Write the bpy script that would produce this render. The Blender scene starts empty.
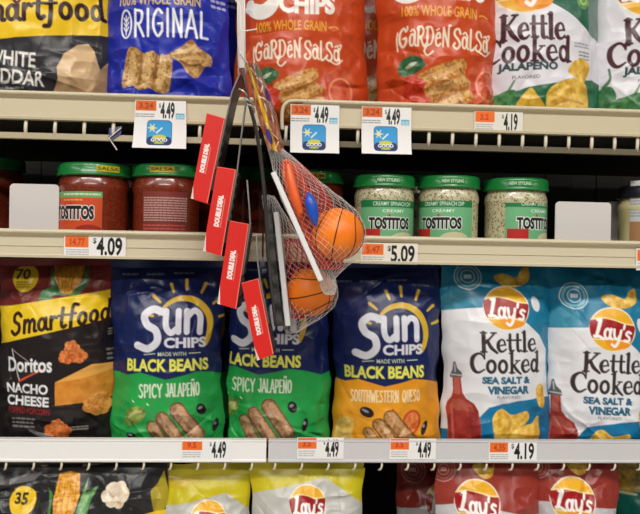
import bpy, bmesh, math, random
import numpy as np
from mathutils import Vector, Matrix

S = bpy.context.scene
COL = S.collection
# ------------------------------------------------------------------ camera
F = 800.0
YAW, ROLL = math.radians(3.7), 0.0184
CAM = np.array([-0.9 * math.tan(YAW), -0.9, 1.35])
fw = np.array([math.sin(YAW), math.cos(YAW), 0.0])
r0 = np.array([math.cos(YAW), -math.sin(YAW), 0.0])
u0 = np.array([0.0, 0.0, 1.0])
rt = r0 * math.cos(ROLL) + u0 * math.sin(ROLL)
up = u0 * math.cos(ROLL) - r0 * math.sin(ROLL)

def at(px, py, Y=0.0):
    """world point seen at photo pixel (px, py) on the plane y = Y"""
    d = fw + rt * ((px - 320) / F) + up * ((257 - py) / F)
    return CAM + d * ((Y - CAM[1]) / d[1])

def depth(p):
    return float(np.dot(np.asarray(p) - CAM, fw))

def mpp(px, py, Y):
    return depth(at(px, py, Y)) / F

cd = bpy.data.cameras.new('camera')
cam = bpy.data.objects.new('camera', cd)
COL.objects.link(cam)
cd.sensor_width = 36.0
cd.lens = 36.0 * F / 640.0
cd.clip_start = 0.02
M = Matrix(((rt[0], up[0], -fw[0]), (rt[1], up[1], -fw[1]), (rt[2], up[2], -fw[2])))
cam.matrix_world = Matrix.Translation(Vector(CAM)) @ M.to_4x4()
S.camera = cam

# ------------------------------------------------------------------ colour helpers
def lin(c):
    c = np.asarray(c, float) / 255.0
    return np.where(c <= 0.04045, c / 12.92, ((c + 0.055) / 1.055) ** 2.4)

# ------------------------------------------------------------------ noise
def vnoise(x, y, seed=0):
    xi, yi = np.floor(x).astype(np.int64), np.floor(y).astype(np.int64)
    xf, yf = x - xi, y - yi
    xf = xf * xf * (3 - 2 * xf); yf = yf * yf * (3 - 2 * yf)
    def h(a, b):
        n = (a * 374761393 + b * 668265263 + seed * 982451653) & 0x7fffffff
        n = ((n ^ (n >> 13)) * 1274126177) & 0x7fffffff
        return ((n ^ (n >> 16)) & 0xffff) / 65535.0
    return (h(xi, yi) * (1 - xf) + h(xi + 1, yi) * xf) * (1 - yf) + (h(xi, yi + 1) * (1 - xf) + h(xi + 1, yi + 1) * xf) * yf

# ------------------------------------------------------------------ printed art (rasterised to mesh colour attributes)
_tc = {}
def text_tris(s, bold):
    k = (s, bold)
    if k not in _tc:
        c = bpy.data.curves.new('t', 'FONT')
        c.body = s; c.offset = bold; c.fill_mode = 'FRONT'; c.resolution_u = 3
        o = bpy.data.objects.new('t', c); COL.objects.link(o)
        dg = bpy.context.evaluated_depsgraph_get()
        m = o.evaluated_get(dg).to_mesh()
        m.calc_loop_triangles()
        v = np.array([(p.co.x, -p.co.y) for p in m.vertices]).reshape(-1, 2)
        t = np.array([tuple(q.vertices) for q in m.loop_triangles], dtype=int).reshape(-1, 3)
        o.evaluated_get(dg).to_mesh_clear()
        bpy.data.objects.remove(o); bpy.data.curves.remove(c)
        v = v - v.min(0)
        _tc[k] = (v / np.maximum(v.max(0), 1e-6), t)
    return _tc[k]

def catmull(pts, n=8):
    p = np.asarray(pts, float)
    if len(p) < 3:
        return p
    q = np.vstack([2 * p[0] - p[1], p, 2 * p[-1] - p[-2]])
    out = []
    for i in range(1, len(q) - 2):
        a, b, c, d = q[i - 1], q[i], q[i + 1], q[i + 2]
        for k in range(n):
            t = k / n
            out.append(0.5 * (2 * b + (c - a) * t + (2 * a - 5 * b + 4 * c - d) * t * t + (3 * b - a - 3 * c + d) * t ** 3))
    out.append(p[-1])
    return np.array(out)

class Art:
    """a printed sheet: a raster whose units are photo pixels of the sheet itself"""
    def __init__(s, x0, y0, x1, y1, col, cell=0.7):
        s.x0, s.y0, s.cell = x0, y0, cell
        s.nx, s.ny = int(math.ceil((x1 - x0) / cell)) + 1, int(math.ceil((y1 - y0) / cell)) + 1
        s.c = cell / 2
        s.w, s.h = s.nx * 2, s.ny * 2
        s.a = np.empty((s.h, s.w, 3)); s.a[:] = lin(col)
        s.T = np.array([[1, 0, 0], [0, 1, 0]], float)          # art -> sheet transform
    def off(s, dx, dy, sc=1.0, rot=0.0, cx=0.0, cy=0.0):
        c, n = math.cos(rot) * sc, math.sin(rot) * sc
        s.T = np.array([[c, -n, cx - c * cx + n * cy + dx], [n, c, cy - n * cx - c * cy + dy]])
        return s
    def X(s, p):
        p = np.asarray(p, float).reshape(-1, 2)
        p = p @ s.T[:, :2].T + s.T[:, 2]
        return np.stack([(p[:, 0] - s.x0) / s.c + 0.5, (p[:, 1] - s.y0) / s.c + 0.5], 1)
    def sc(s):
        return math.hypot(s.T[0, 0], s.T[1, 0]) / s.c
    def box(s, P, pad=1):
        a0, b0 = np.floor(P.min(0) - pad).astype(int); a1, b1 = np.ceil(P.max(0) + pad).astype(int)
        a0, b0, a1, b1 = max(a0, 0), max(b0, 0), min(a1, s.w - 1), min(b1, s.h - 1)
        if a1 < a0 or b1 < b0:
            return None
        yy, xx = np.mgrid[b0:b1 + 1, a0:a1 + 1]
        return a0, b0, a1, b1, xx + 0.5, yy + 0.5
    def put(s, B, m, col, alpha=1.0):
        a0, b0, a1, b1, xx, yy = B
        R = s.a[b0:b1 + 1, a0:a1 + 1]
        if isinstance(col, tuple) and len(col) == 4 and not np.isscalar(col[0]):      # (c1, c2, scale, seed): mottled print
            k = vnoise(xx / col[2] * s.c, yy / col[2] * s.c, col[3]) * 0.65 + vnoise(xx / col[2] * 2.7 * s.c, yy / col[2] * 2.7 * s.c, col[3] + 5) * 0.35
            k = np.clip((k - 0.5) * 1.9 + 0.5, 0, 1)[..., None]
            cc = lin(col[0]) * (1 - k) + lin(col[1]) * k
        else:
            cc = lin(col)
        m = np.clip(m, 0, 1)[..., None] * alpha
        R[:] = R * (1 - m) + cc * m
    def poly(s, pts, col, smooth=False, alpha=1.0):
        if smooth:
            p = list(pts); p = catmull(p[-2:] + p + p[:2], 6)
            n = len(p); pts = p[6 * 2:n - 6 * 1 - 1]
        P = s.X(pts); B = s.box(P)
        if B is None: return
        xx, yy = B[4], B[5]
        m = np.zeros(xx.shape)
        for oy in (-.25, .25):
            for ox in (-.25, .25):
                ins = np.zeros(xx.shape, bool)
                X2, Y2 = xx + ox, yy + oy
                for i in range(len(P)):
                    (ax, ay), (bx, by) = P[i - 1], P[i]
                    if ay == by: continue
                    c = ((ay > Y2) != (by > Y2)) & (X2 < (bx - ax) * (Y2 - ay) / (by - ay) + ax)
                    ins ^= c
                m += ins * 0.25
        s.put(B, m, col, alpha)
    def rect(s, x0, y0, x1, y1, col, **k):
        s.poly([(x0, y0), (x1, y0), (x1, y1), (x0, y1)], col, **k)
    def ell(s, cx, cy, rx, ry, col, rot=0.0, alpha=1.0, a0=0, a1=360):
        t = np.radians(np.linspace(a0, a1, 49))
        x, y = rx * np.cos(t), ry * np.sin(t)
        c, n = math.cos(rot), math.sin(rot)
        s.poly(np.stack([cx + x * c - y * n, cy + x * n + y * c], 1), col, alpha=alpha)
    def ring(s, cx, cy, rx, ry, w, col, rot=0.0, a0=0, a1=360):
        t = np.radians(np.linspace(a0, a1, 41))
        x, y = rx * np.cos(t), ry * np.sin(t)
        c, n = math.cos(rot), math.sin(rot)
        s.stroke(np.stack([cx + x * c - y * n, cy + x * n + y * c], 1), w, col, smooth=False)
    def stroke(s, pts, w, col, smooth=True, alpha=1.0):
        p = catmull(pts) if smooth else np.asarray(pts, float)
        P = s.X(p)
        if np.isscalar(w):
            W = np.full(len(P), w)
        else:
            W = np.interp(np.linspace(0, 1, len(P)), np.linspace(0, 1, len(w)), w)
        W = W * s.sc() / 2
        B = s.box(P, W.max() + 2)
        if B is None: return
        xx, yy = B[4], B[5]
        m = np.zeros(xx.shape)
        for i in range(len(P) - 1):
            a, b = P[i], P[i + 1]
            r = max(W[i], W[i + 1]) + 2
            bx0 = int(max(min(a[0], b[0]) - r - B[0], 0)); bx1 = int(min(max(a[0], b[0]) + r - B[0] + 1, xx.shape[1]))
            by0 = int(max(min(a[1], b[1]) - r - B[1], 0)); by1 = int(min(max(a[1], b[1]) + r - B[1] + 1, xx.shape[0]))
            if bx1 <= bx0 or by1 <= by0: continue
            sx, sy = xx[by0:by1, bx0:bx1], yy[by0:by1, bx0:bx1]
            d = b - a; L = max(d @ d, 1e-9)
            t = np.clip(((sx - a[0]) * d[0] + (sy - a[1]) * d[1]) / L, 0, 1)
            dist = np.hypot(sx - a[0] - t * d[0], sy - a[1] - t * d[1])
            mm = np.clip(W[i] + (W[i + 1] - W[i]) * t - dist + 0.5, 0, 1)
            np.maximum(m[by0:by1, bx0:bx1], mm, out=m[by0:by1, bx0:bx1])
        s.put(B, m, col, alpha)
    def text(s, t, x0, y0, x1, y1, col, bold=0.0, rot=0.0, shear=0.0, alpha=1.0, bend=0.0):
        """lettering fitted to the box; rot in degrees about the box centre; bend lifts the middle"""
        v, tr = text_tris(t, bold)
        x = x0 + (x1 - x0) * v[:, 0]; y = y0 + (y1 - y0) * v[:, 1]
        x = x + shear * (y1 - y); y = y - bend * (1 - (2 * v[:, 0] - 1) ** 2)
        cx, cy = (x0 + x1) / 2, (y0 + y1) / 2
        c, n = math.cos(math.radians(rot)), math.sin(math.radians(rot))
        P = s.X(np.stack([cx + (x - cx) * c - (y - cy) * n, cy + (x - cx) * n + (y - cy) * c], 1))
        B = s.box(P)
        if B is None: return
        xx, yy = B[4], B[5]
        m = np.zeros(xx.shape)
        T = P[tr]
        for q in T:
            lo, hi = q.min(0), q.max(0)
            bx0 = int(max(math.floor(lo[0]) - B[0] - 1, 0)); bx1 = int(min(math.ceil(hi[0]) - B[0] + 1, xx.shape[1]))
            by0 = int(max(math.floor(lo[1]) - B[1] - 1, 0)); by1 = int(min(math.ceil(hi[1]) - B[1] + 1, xx.shape[0]))
            if bx1 <= bx0 or by1 <= by0: continue
            sx, sy = xx[by0:by1, bx0:bx1], yy[by0:by1, bx0:bx1]
            (ax, ay), (bx, by), (cx_, cy_) = q
            ar = (bx - ax) * (cy_ - ay) - (by - ay) * (cx_ - ax)
            if abs(ar) < 1e-9: continue
            sg = 1 if ar > 0 else -1
            mm = np.zeros(sx.shape)
            for oy in (-.25, .25):
                for ox in (-.25, .25):
                    X2, Y2 = sx + ox, sy + oy
                    e0 = ((bx - ax) * (Y2 - ay) - (by - ay) * (X2 - ax)) * sg >= 0
                    e1 = ((cx_ - bx) * (Y2 - by) - (cy_ - by) * (X2 - bx)) * sg >= 0
                    e2 = ((ax - cx_) * (Y2 - cy_) - (ay - cy_) * (X2 - cx_)) * sg > 0
                    mm += (e0 & e1 & e2) * 0.25
            m[by0:by1, bx0:bx1] += mm
        s.put(B, m, col, alpha)
    def glyphs(s, word, table, x0, y0, h, col, w=1.0, gap=0.12, rot=0.0, wk=None, xs=1.0, slope=0.0, fit=None):
        """hand-drawn lettering from strokes; y0 = cap line, h = cap height, fit = right edge"""
        tot = sum((table[c][0] if c in table else 0.4) + gap for c in word) - gap
        if fit is not None:
            xs = (fit - x0) / (tot * h)
        c, n = math.cos(math.radians(rot)), math.sin(math.radians(rot))
        pen = 0.0
        for ch in word:
            if ch not in table:
                pen += 0.4 + gap; continue
            W, strokes = table[ch]
            for st in strokes:
                pts, ww = st[0], st[1]
                sm = len(st) < 3
                p = np.array(pts, float)
                X = (pen + p[:, 0]) * h * xs; Y = p[:, 1] * h + X * slope
                q = np.stack([x0 + X * c - Y * n, y0 + X * n + Y * c], 1)
                ws = (np.array(ww) * h * w) if not np.isscalar(ww) else ww * h * w
                if wk is not None: ws = ws + wk
                s.stroke(q, ws, col, smooth=sm)
            pen += W + gap
    def verts(s):
        """vertex grid positions in art units and colours"""
        A = s.a.reshape(s.ny, 2, s.nx, 2, 3).mean((1, 3))
        yy, xx = np.mgrid[0:s.ny, 0:s.nx]
        return s.x0 + (xx + 0.0) * s.cell, s.y0 + (yy + 0.0) * s.cell, A

# stroke alphabets: char: (width, [(points, stroke width), ...]); y 0 = cap line, 1 = baseline
def E(cx, cy, rx, ry, a0=0, a1=360, n=14):
    return [(cx + rx * math.cos(math.radians(a0 + (a1 - a0) * i / n)), cy + ry * math.sin(math.radians(a0 + (a1 - a0) * i / n))) for i in range(n + 1)]
KET = {
 'K': (.92, [([(.2, .03), (.2, .97)], .19), ([(.03, .03), (.38, .03)], .08), ([(.03, .97), (.38, .97)], .08),
             ([(.84, .06), (.3, .56)], .1), ([(.64, .03), (.96, .03)], .08), ([(.42, .42), (.64, .76), (1.0, 1.02)], [.15, .18, .12])]),
 'e': (.6, [([(.1, .68), (.52, .62)], .08), ([(.54, .63), (.46, .42), (.29, .37), (.12, .52), (.1, .74), (.22, .93), (.42, .95), (.6, .84)], [.1, .09, .09, .16, .17, .14, .1, .08])]),
 't': (.44, [([(.2, .12), (.2, .8), (.29, .95), (.44, .9)], [.14, .16, .13, .08]), ([(.02, .4), (.42, .4)], .09)]),
 'l': (.36, [([(.18, .0), (.18, .96)], .17), ([(.03, .03), (.2, .03)], .08), ([(.0, .97), (.36, .97)], .08)]),
 'C': (.84, [([(.8, .26), (.64, .07), (.42, .05), (.17, .24), (.12, .58), (.26, .88), (.5, .97), (.82, .82)], [.08, .1, .12, .19, .2, .18, .12, .08]), ([(.81, .04), (.81, .3)], .08)]),
 'o': (.62, [(E(.31, .67, .22, .28), .15)]),
 'k': (.68, [([(.17, 0), (.17, .97)], .16), ([(.02, .03), (.2, .03)], .08), ([(.02, .97), (.34, .97)], .08), ([(.54, .42), (.22, .7)], .08),
             ([(.3, .62), (.46, .84), (.72, 1.04)], [.13, .15, .1]), ([(.4, .39), (.66, .39)], .07)]),
 'd': (.68, [(E(.27, .67, .19, .28), .14), ([(.5, 0), (.5, .97)], .16), ([(.34, .03), (.5, .03)], .08), ([(.5, .97), (.67, .97)], .08)]),
}
LAY = {
 'L': (.6, [([(.38, .02), (.3, .5), (.2, .93)], [.2, .17, .15]), ([(.1, .93), (.35, .9), (.64, 1.0)], .15), ([(.2, .06), (.4, .03)], .12)]),
 'a': (.56, [(E(.24, .7, .17, .26), .13), ([(.46, .42), (.42, .8), (.55, .95)], .14)]),
 'y': (.56, [([(.06, .42), (.12, .8), (.3, .9), (.44, .7)], .13), ([(.5, .42), (.42, .95), (.22, 1.3), (.0, 1.22)], .14)]),
 "'": (.14, [([(.1, .12), (.06, .32)], .12)]),
 's': (.42, [([(.38, .48), (.2, .43), (.1, .58), (.3, .72), (.3, .9), (.02, .92)], .13)]),
}
SMF = {
 'S': (.72, [([(.62, .2), (.42, .04), (.18, .14), (.2, .4), (.5, .58), (.52, .86), (.25, 1.0), (.02, .84)], .19)]),
 'm': (.86, [([(.1, .42), (.1, .97)], .18), ([(.12, .58), (.28, .42), (.42, .56), (.42, .97)], .17), ([(.44, .58), (.6, .42), (.74, .56), (.74, .92), (.86, .95)], .17)]),
 'a': (.64, [(E(.27, .7, .19, .26), .17), ([(.5, .44), (.5, .85), (.62, .97)], .17)]),
 'r': (.46, [([(.1, .42), (.1, .97)], .18), ([(.12, .62), (.26, .44), (.42, .5)], .17)]),
 't': (.46, [([(.22, .1), (.2, .78), (.3, .97), (.44, .9)], .18), ([(.0, .42), (.44, .42)], .13)]),
 'f': (.5, [([(.54, .04), (.34, .0), (.24, .2), (.22, .8), (.16, 1.2), (-.04, 1.24)], .18), ([(.02, .44), (.46, .42)], .13)]),
 'o': (.6, [(E(.29, .7, .2, .26), .18)]),
 'd': (.64, [(E(.27, .7, .19, .26), .17), ([(.5, .02), (.5, .85), (.62, .97)], .17)]),
}
SUN = {
 'S': (.78, [([(.74, .1), (.46, .03), (.24, .2), (.32, .44), (.56, .6), (.6, .88), (.36, 1.08), (.06, 1.0)], .2)]),
 'u': (.52, [([(.08, .18), (.08, .55), (.22, .72), (.42, .6)], .16), ([(.44, .18), (.44, .7)], .16)]),
 'n': (.56, [([(.08, .18), (.08, .7)], .16), ([(.1, .32), (.28, .18), (.45, .3), (.46, .72)], .16)]),
}
HAND = {
 'A': (.6, [([(.0, 1), (.3, 0)], .1), ([(.3, 0), (.62, 1)], .1), ([(.12, .66), (.5, .66)], .09)]),
 'C': (.5, [([(.5, .15), (.3, .0), (.06, .3), (.06, .72), (.28, 1), (.5, .85)], .1)]),
 'D': (.55, [([(.06, 0), (.06, 1)], .1), ([(.0, .02), (.4, .12), (.52, .5), (.36, .92), (.02, 1)], .1)]),
 'E': (.45, [([(.06, 0), (.06, 1)], .1), ([(.06, .02), (.44, .02)], .09), ([(.06, .48), (.38, .48)], .09), ([(.06, .98), (.46, .98)], .09)]),
 'G': (.58, [([(.52, .14), (.3, .0), (.06, .3), (.06, .72), (.3, 1), (.54, .8)], .1), ([(.54, .82), (.54, .52)], .09), ([(.54, .54), (.32, .54)], .09)]),
 'H': (.52, [([(.06, 0), (.06, 1)], .1), ([(.46, 0), (.46, 1)], .1), ([(.06, .5), (.46, .5)], .09)]),
 'I': (.14, [([(.07, 0), (.07, 1)], .1)]),
 'J': (.42, [([(.36, 0), (.36, .75), (.2, 1), (.0, .82)], .1), ([(.15, .02), (.42, .02)], .08)]),
 'L': (.42, [([(.06, 0), (.06, .98)], .1), ([(.06, .98), (.44, .98)], .09)]),
 'N': (.56, [([(.06, 1), (.06, 0)], .1), ([(.06, 0), (.5, 1)], .1), ([(.5, 1), (.5, 0)], .1)]),
 'Ñ': (.56, [([(.06, 1), (.06, 0)], .1), ([(.06, 0), (.5, 1)], .1), ([(.5, 1), (.5, 0)], .1), ([(.1, -.18), (.22, -.28), (.34, -.16), (.46, -.26)], .08)]),
 'O': (.6, [(E(.3, .5, .25, .48), .1)]),
 'P': (.5, [([(.06, 0), (.06, 1)], .1), ([(.06, .02), (.42, .08), (.46, .34), (.36, .54), (.06, .56)], .1)]),
 'Q': (.62, [(E(.3, .5, .25, .48), .1), ([(.36, .75), (.6, 1.05)], .1)]),
 'R': (.54, [([(.06, 0), (.06, 1)], .1), ([(.06, .02), (.42, .08), (.46, .3), (.34, .5), (.06, .52)], .1), ([(.22, .52), (.54, 1)], .1)]),
 'S': (.48, [([(.44, .12), (.22, .0), (.05, .22), (.24, .46), (.44, .7), (.28, 1), (.02, .88)], .1)]),
 'T': (.5, [([(.25, .02), (.25, 1)], .1), ([(.0, .02), (.5, .02)], .09)]),
 'U': (.52, [([(.06, 0), (.08, .75), (.26, 1), (.44, .75), (.46, 0)], .1)]),
 'W': (.76, [([(.0, 0), (.18, 1)], .1), ([(.18, 1), (.38, .25)], .1), ([(.38, .25), (.56, 1)], .1), ([(.56, 1), (.76, 0)], .1)]),
 'Y': (.52, [([(.0, 0), (.26, .5)], .1), ([(.52, 0), (.26, .5)], .1), ([(.26, .5), (.26, 1)], .1)]),
}
# swash capitals with curled ends
SWASH = dict(HAND)
SWASH['G'] = (.66, [([(.52, .2), (.3, .02), (.06, .3), (.06, .74), (.3, 1.02), (.54, .82), (.52, .55), (.34, .58)], .11), ([(.52, .2), (.62, .1), (.6, -.05)], .08), ([(-.12, .2), (-.18, .6), (-.06, 1.2)], .07)])
SWASH['A'] = (.52, [(E(.22, .68, .17, .3), .1), ([(.44, .3), (.44, .85), (.54, 1)], .1), ([(.1, .22), (.28, .14), (.44, .32)], .08)])
SWASH['R'] = (.6, [([(.08, 0), (.08, 1)], .11), ([(.0, .1), (.3, -.02), (.5, .2), (.38, .48), (.1, .52)], .1), ([(.24, .52), (.48, .92), (.66, 1.05), (.7, .9)], .1)])
SWASH['D'] = (.62, [([(.1, 0), (.1, 1)], .11), ([(-.02, .06), (.36, .02), (.58, .42), (.42, .88), (.08, 1), (-.1, 1.3), (.2, 1.5), (.6, 1.3)], .09)])
SWASH['S'] = (.52, [([(.5, .22), (.38, .0), (.1, .04), (.06, .3), (.36, .56), (.48, .82), (.26, 1.04), (.0, .9), (.08, .74)], .11)])
SWASH['L'] = (.44, [([(.1, -.05), (.1, .94), (.3, 1.0), (.48, .86)], .11)])
SWASH['N'] = (.62, [([(.08, 1), (.08, .05)], .1), ([(.08, .05), (.52, .98)], .11), ([(.52, .98), (.52, .0), (.66, -.1)], .1)])
SWASH['E'] = (.48, [([(.1, .62), (.4, .56)], .09), ([(.42, .56), (.36, .34), (.2, .34), (.06, .58), (.1, .9), (.28, 1), (.46, .86)], .1), ([(.1, .18), (.3, .1)], .07)])

# ------------------------------------------------------------------ materials
def mat(name, col, rough=.5, metal=0.0, spec=.5, noise=None, bump=0.0, bscale=200.0, coat=0.0, alpha=1.0, trans=0.0):
    m = bpy.data.materials.new(name); m.use_nodes = True
    n, l = m.node_tree.nodes, m.node_tree.links
    b = n['Principled BSDF']
    b.inputs['Roughness'].default_value = rough; b.inputs['Metallic'].default_value = metal
    b.inputs['Specular IOR Level'].default_value = spec; b.inputs['Coat Weight'].default_value = coat
    b.inputs['Coat Roughness'].default_value = .08
    b.inputs['Alpha'].default_value = alpha; b.inputs['Transmission Weight'].default_value = trans
    c = (*lin(col), 1)
    b.inputs['Base Color'].default_value = c
    tc = n.new('ShaderNodeTexCoord')
    if noise:
        nz = n.new('ShaderNodeTexNoise'); nz.inputs['Scale'].default_value = noise[1]; nz.inputs['Detail'].default_value = 5
        l.new(tc.outputs['Object'], nz.inputs['Vector'])
        r = n.new('ShaderNodeValToRGB'); r.color_ramp.elements[0].position = .38; r.color_ramp.elements[1].position = .64
        r.color_ramp.elements[0].color = c; r.color_ramp.elements[1].color = (*lin(noise[0]), 1)
        l.new(nz.outputs['Fac'], r.inputs['Fac']); l.new(r.outputs['Color'], b.inputs['Base Color'])
    if bump:
        nb = n.new('ShaderNodeTexNoise'); nb.inputs['Scale'].default_value = bscale
        l.new(tc.outputs['Object'], nb.inputs['Vector'])
        bp = n.new('ShaderNodeBump'); bp.inputs['Strength'].default_value = bump; bp.inputs['Distance'].default_value = .001
        l.new(nb.outputs['Fac'], bp.inputs['Height']); l.new(bp.outputs['Normal'], b.inputs['Normal'])
    return m

def print_mat(name, rough, spec=.5, coat=0.0):
    m = bpy.data.materials.new(name); m.use_nodes = True
    n, l = m.node_tree.nodes, m.node_tree.links
    b = n['Principled BSDF']
    a = n.new('ShaderNodeAttribute'); a.attribute_name = 'print'
    l.new(a.outputs['Color'], b.inputs['Base Color'])
    b.inputs['Roughness'].default_value = rough; b.inputs['Specular IOR Level'].default_value = spec
    b.inputs['Coat Weight'].default_value = coat; b.inputs['Coat Roughness'].default_value = .12
    return m

FILM = print_mat('printed_film', .3, .42)
PAPER = print_mat('printed_paper', .6, .3)
CARD = print_mat('printed_card', .42, .4)

# ------------------------------------------------------------------ object helpers
def link(o, parent=None):
    COL.objects.link(o)
    if parent is not None: o.parent = parent
    return o

def tag(o, label, cat, group=None):
    o['label'] = label; o['category'] = cat
    if group: o['group'] = group
    return o

def thing(name, loc, label, cat, group=None, rot=(0, 0, 0)):
    o = bpy.data.objects.new(name, None); o.empty_display_size = .02
    o.location = tuple(map(float, loc)); o.rotation_euler = rot
    return tag(link(o), label, cat, group)

def mesh_obj(name, verts, faces, m, parent=None, smooth=False, loc=None):
    me = bpy.data.meshes.new(name)
    me.from_pydata([tuple(map(float, v)) for v in verts], [], [tuple(f) for f in faces])
    if m is not None: me.materials.append(m)
    if smooth: me.polygons.foreach_set('use_smooth', [True] * len(me.polygons))
    me.update()
    o = bpy.data.objects.new(name, me)
    if loc is not None: o.location = tuple(map(float, loc))
    return link(o, parent)

class MB:
    def __init__(s): s.v, s.f = [], []
    def add(s, v, f):
        k = len(s.v); s.v += [tuple(p) for p in v]; s.f += [tuple(i + k for i in q) for q in f]; return s
    def box(s, x0, x1, y0, y1, z0, z1):
        return s.add([(x0, y0, z0), (x1, y0, z0), (x1, y1, z0), (x0, y1, z0), (x0, y0, z1), (x1, y0, z1), (x1, y1, z1), (x0, y1, z1)],
                     [(0, 3, 2, 1), (4, 5, 6, 7), (0, 1, 5, 4), (1, 2, 6, 5), (2, 3, 7, 6), (3, 0, 4, 7)])
    def tube(s, pts, r, n=6, closed=False):
        P = np.asarray(pts, float); N = len(P)
        R = [r] * N if np.isscalar(r) else list(np.interp(np.linspace(0, 1, N), np.linspace(0, 1, len(r)), r))
        vs = []
        prev = None
        for i in range(N):
            if closed: t = P[(i + 1) % N] - P[i - 1]
            else: t = P[min(i + 1, N - 1)] - P[max(i - 1, 0)]
            t = t / max(np.linalg.norm(t), 1e-9)
            if prev is None:
                a = np.array([0, 0, 1.0]) if abs(t[2]) < .9 else np.array([1.0, 0, 0])
                prev = np.cross(t, a)
            prev = prev - t * np.dot(prev, t); prev /= max(np.linalg.norm(prev), 1e-9)
            b = np.cross(t, prev)
            for k in range(n):
                q = 2 * math.pi * k / n
                vs.append(P[i] + R[i] * (prev * math.cos(q) + b * math.sin(q)))
        fs = []
        for i in range(N if closed else N - 1):
            j = (i + 1) % N
            for k in range(n):
                fs.append((i * n + k, i * n + (k + 1) % n, j * n + (k + 1) % n, j * n + k))
        if not closed:
            fs += [tuple(range(n))[::-1], tuple((N - 1) * n + k for k in range(n))]
        return s.add(vs, fs)
    def lathe(s, prof, n=48, c=(0, 0, 0)):
        vs = []
        for r, z in prof:
            for k in range(n):
                q = 2 * math.pi * k / n
                vs.append((c[0] + r * math.cos(q), c[1] + r * math.sin(q), c[2] + z))
        fs = []
        for i in range(len(prof) - 1):
            for k in range(n):
                fs.append((i * n + k, i * n + (k + 1) % n, (i + 1) * n + (k + 1) % n, (i + 1) * n + k))
        fs += [tuple(range(n))[::-1], tuple((len(prof) - 1) * n + k for k in range(n))]
        return s.add(vs, fs)
    def extrude(s, prof, x0, x1):
        """profile of (y, z) swept along x"""
        n = len(prof)
        v = [(x0, y, z) for y, z in prof] + [(x1, y, z) for y, z in prof]
        f = [(i, (i + 1) % n, n + (i + 1) % n, n + i) for i in range(n)]
        return s.add(v, f + [tuple(range(n))[::-1], tuple(range(n, 2 * n))])
    def build(s, name, m, parent=None, smooth=False, loc=None, bevel=0.0):
        o = mesh_obj(name, s.v, s.f, m, parent, smooth, loc)
        bm = bmesh.new(); bm.from_mesh(o.data); bmesh.ops.recalc_face_normals(bm, faces=bm.faces)
        if bevel:
            es = [e for e in bm.edges if len(e.link_faces) == 2 and e.calc_face_angle(0) > .6]
            bmesh.ops.bevel(bm, geom=es, offset=bevel, segments=2, affect='EDGES', profile=.5)
        bm.to_mesh(o.data); bm.free()
        return o

def grid_faces(nx, ny, base=0, flip=False):
    i = np.arange(ny - 1)[:, None] * nx + np.arange(nx - 1)[None, :] + base
    q = np.stack([i, i + nx, i + nx + 1, i + 1], -1).reshape(-1, 4)
    return q[:, ::-1] if flip else q

def sheet(name, art, fn, m, parent=None, back=None, loc=None, smooth=True, keep=None):
    """mesh of a printed sheet: fn maps art coordinates to local xyz; back (optional) closes it behind"""
    xx, yy, A = art.verts()
    V = fn(xx, yy).reshape(-1, 3)
    C = A.reshape(-1, 3)
    Fq = grid_faces(art.nx, art.ny)
    if back is not None:
        st = 6
        ix = np.unique(np.r_[np.arange(0, art.nx, st), art.nx - 1]); iy = np.unique(np.r_[np.arange(0, art.ny, st), art.ny - 1])
        bx, by = xx[np.ix_(iy, ix)], yy[np.ix_(iy, ix)]
        VB = back(bx, by).reshape(-1, 3)
        Fq = np.vstack([Fq, grid_faces(len(ix), len(iy), len(V), True)])
        C = np.vstack([C, A[np.ix_(iy, ix)].reshape(-1, 3) * 0 + A[np.ix_(iy[:1], ix[:1])].reshape(-1, 3)[0]])
        V = np.vstack([V, VB])
    me = bpy.data.meshes.new(name)
    me.vertices.add(len(V)); me.vertices.foreach_set('co', V.astype(np.float32).ravel())
    me.loops.add(len(Fq) * 4); me.loops.foreach_set('vertex_index', Fq.astype(np.int32).ravel())
    me.polygons.add(len(Fq)); me.polygons.foreach_set('loop_start', np.arange(0, len(Fq) * 4, 4, dtype=np.int32))
    me.polygons.foreach_set('use_smooth', np.full(len(Fq), smooth))
    me.update(calc_edges=True); me.validate()
    at_ = me.color_attributes.new('print', 'FLOAT_COLOR', 'POINT')
    at_.data.foreach_set('color', np.hstack([C, np.ones((len(C), 1))]).astype(np.float32).ravel())
    me.materials.append(m)
    o = bpy.data.objects.new(name, me)
    if loc is not None: o.location = tuple(map(float, loc))
    return link(o, parent)
# ------------------------------------------------------------------ printed designs (units: sheet pixels)
WHITE = (240, 240, 240)

def chip(A, pts, seed, c=((176, 128, 66), (226, 186, 118)), line=None):
    A.poly(pts, (c[0], c[1], 2.6, seed), smooth=True)

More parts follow.
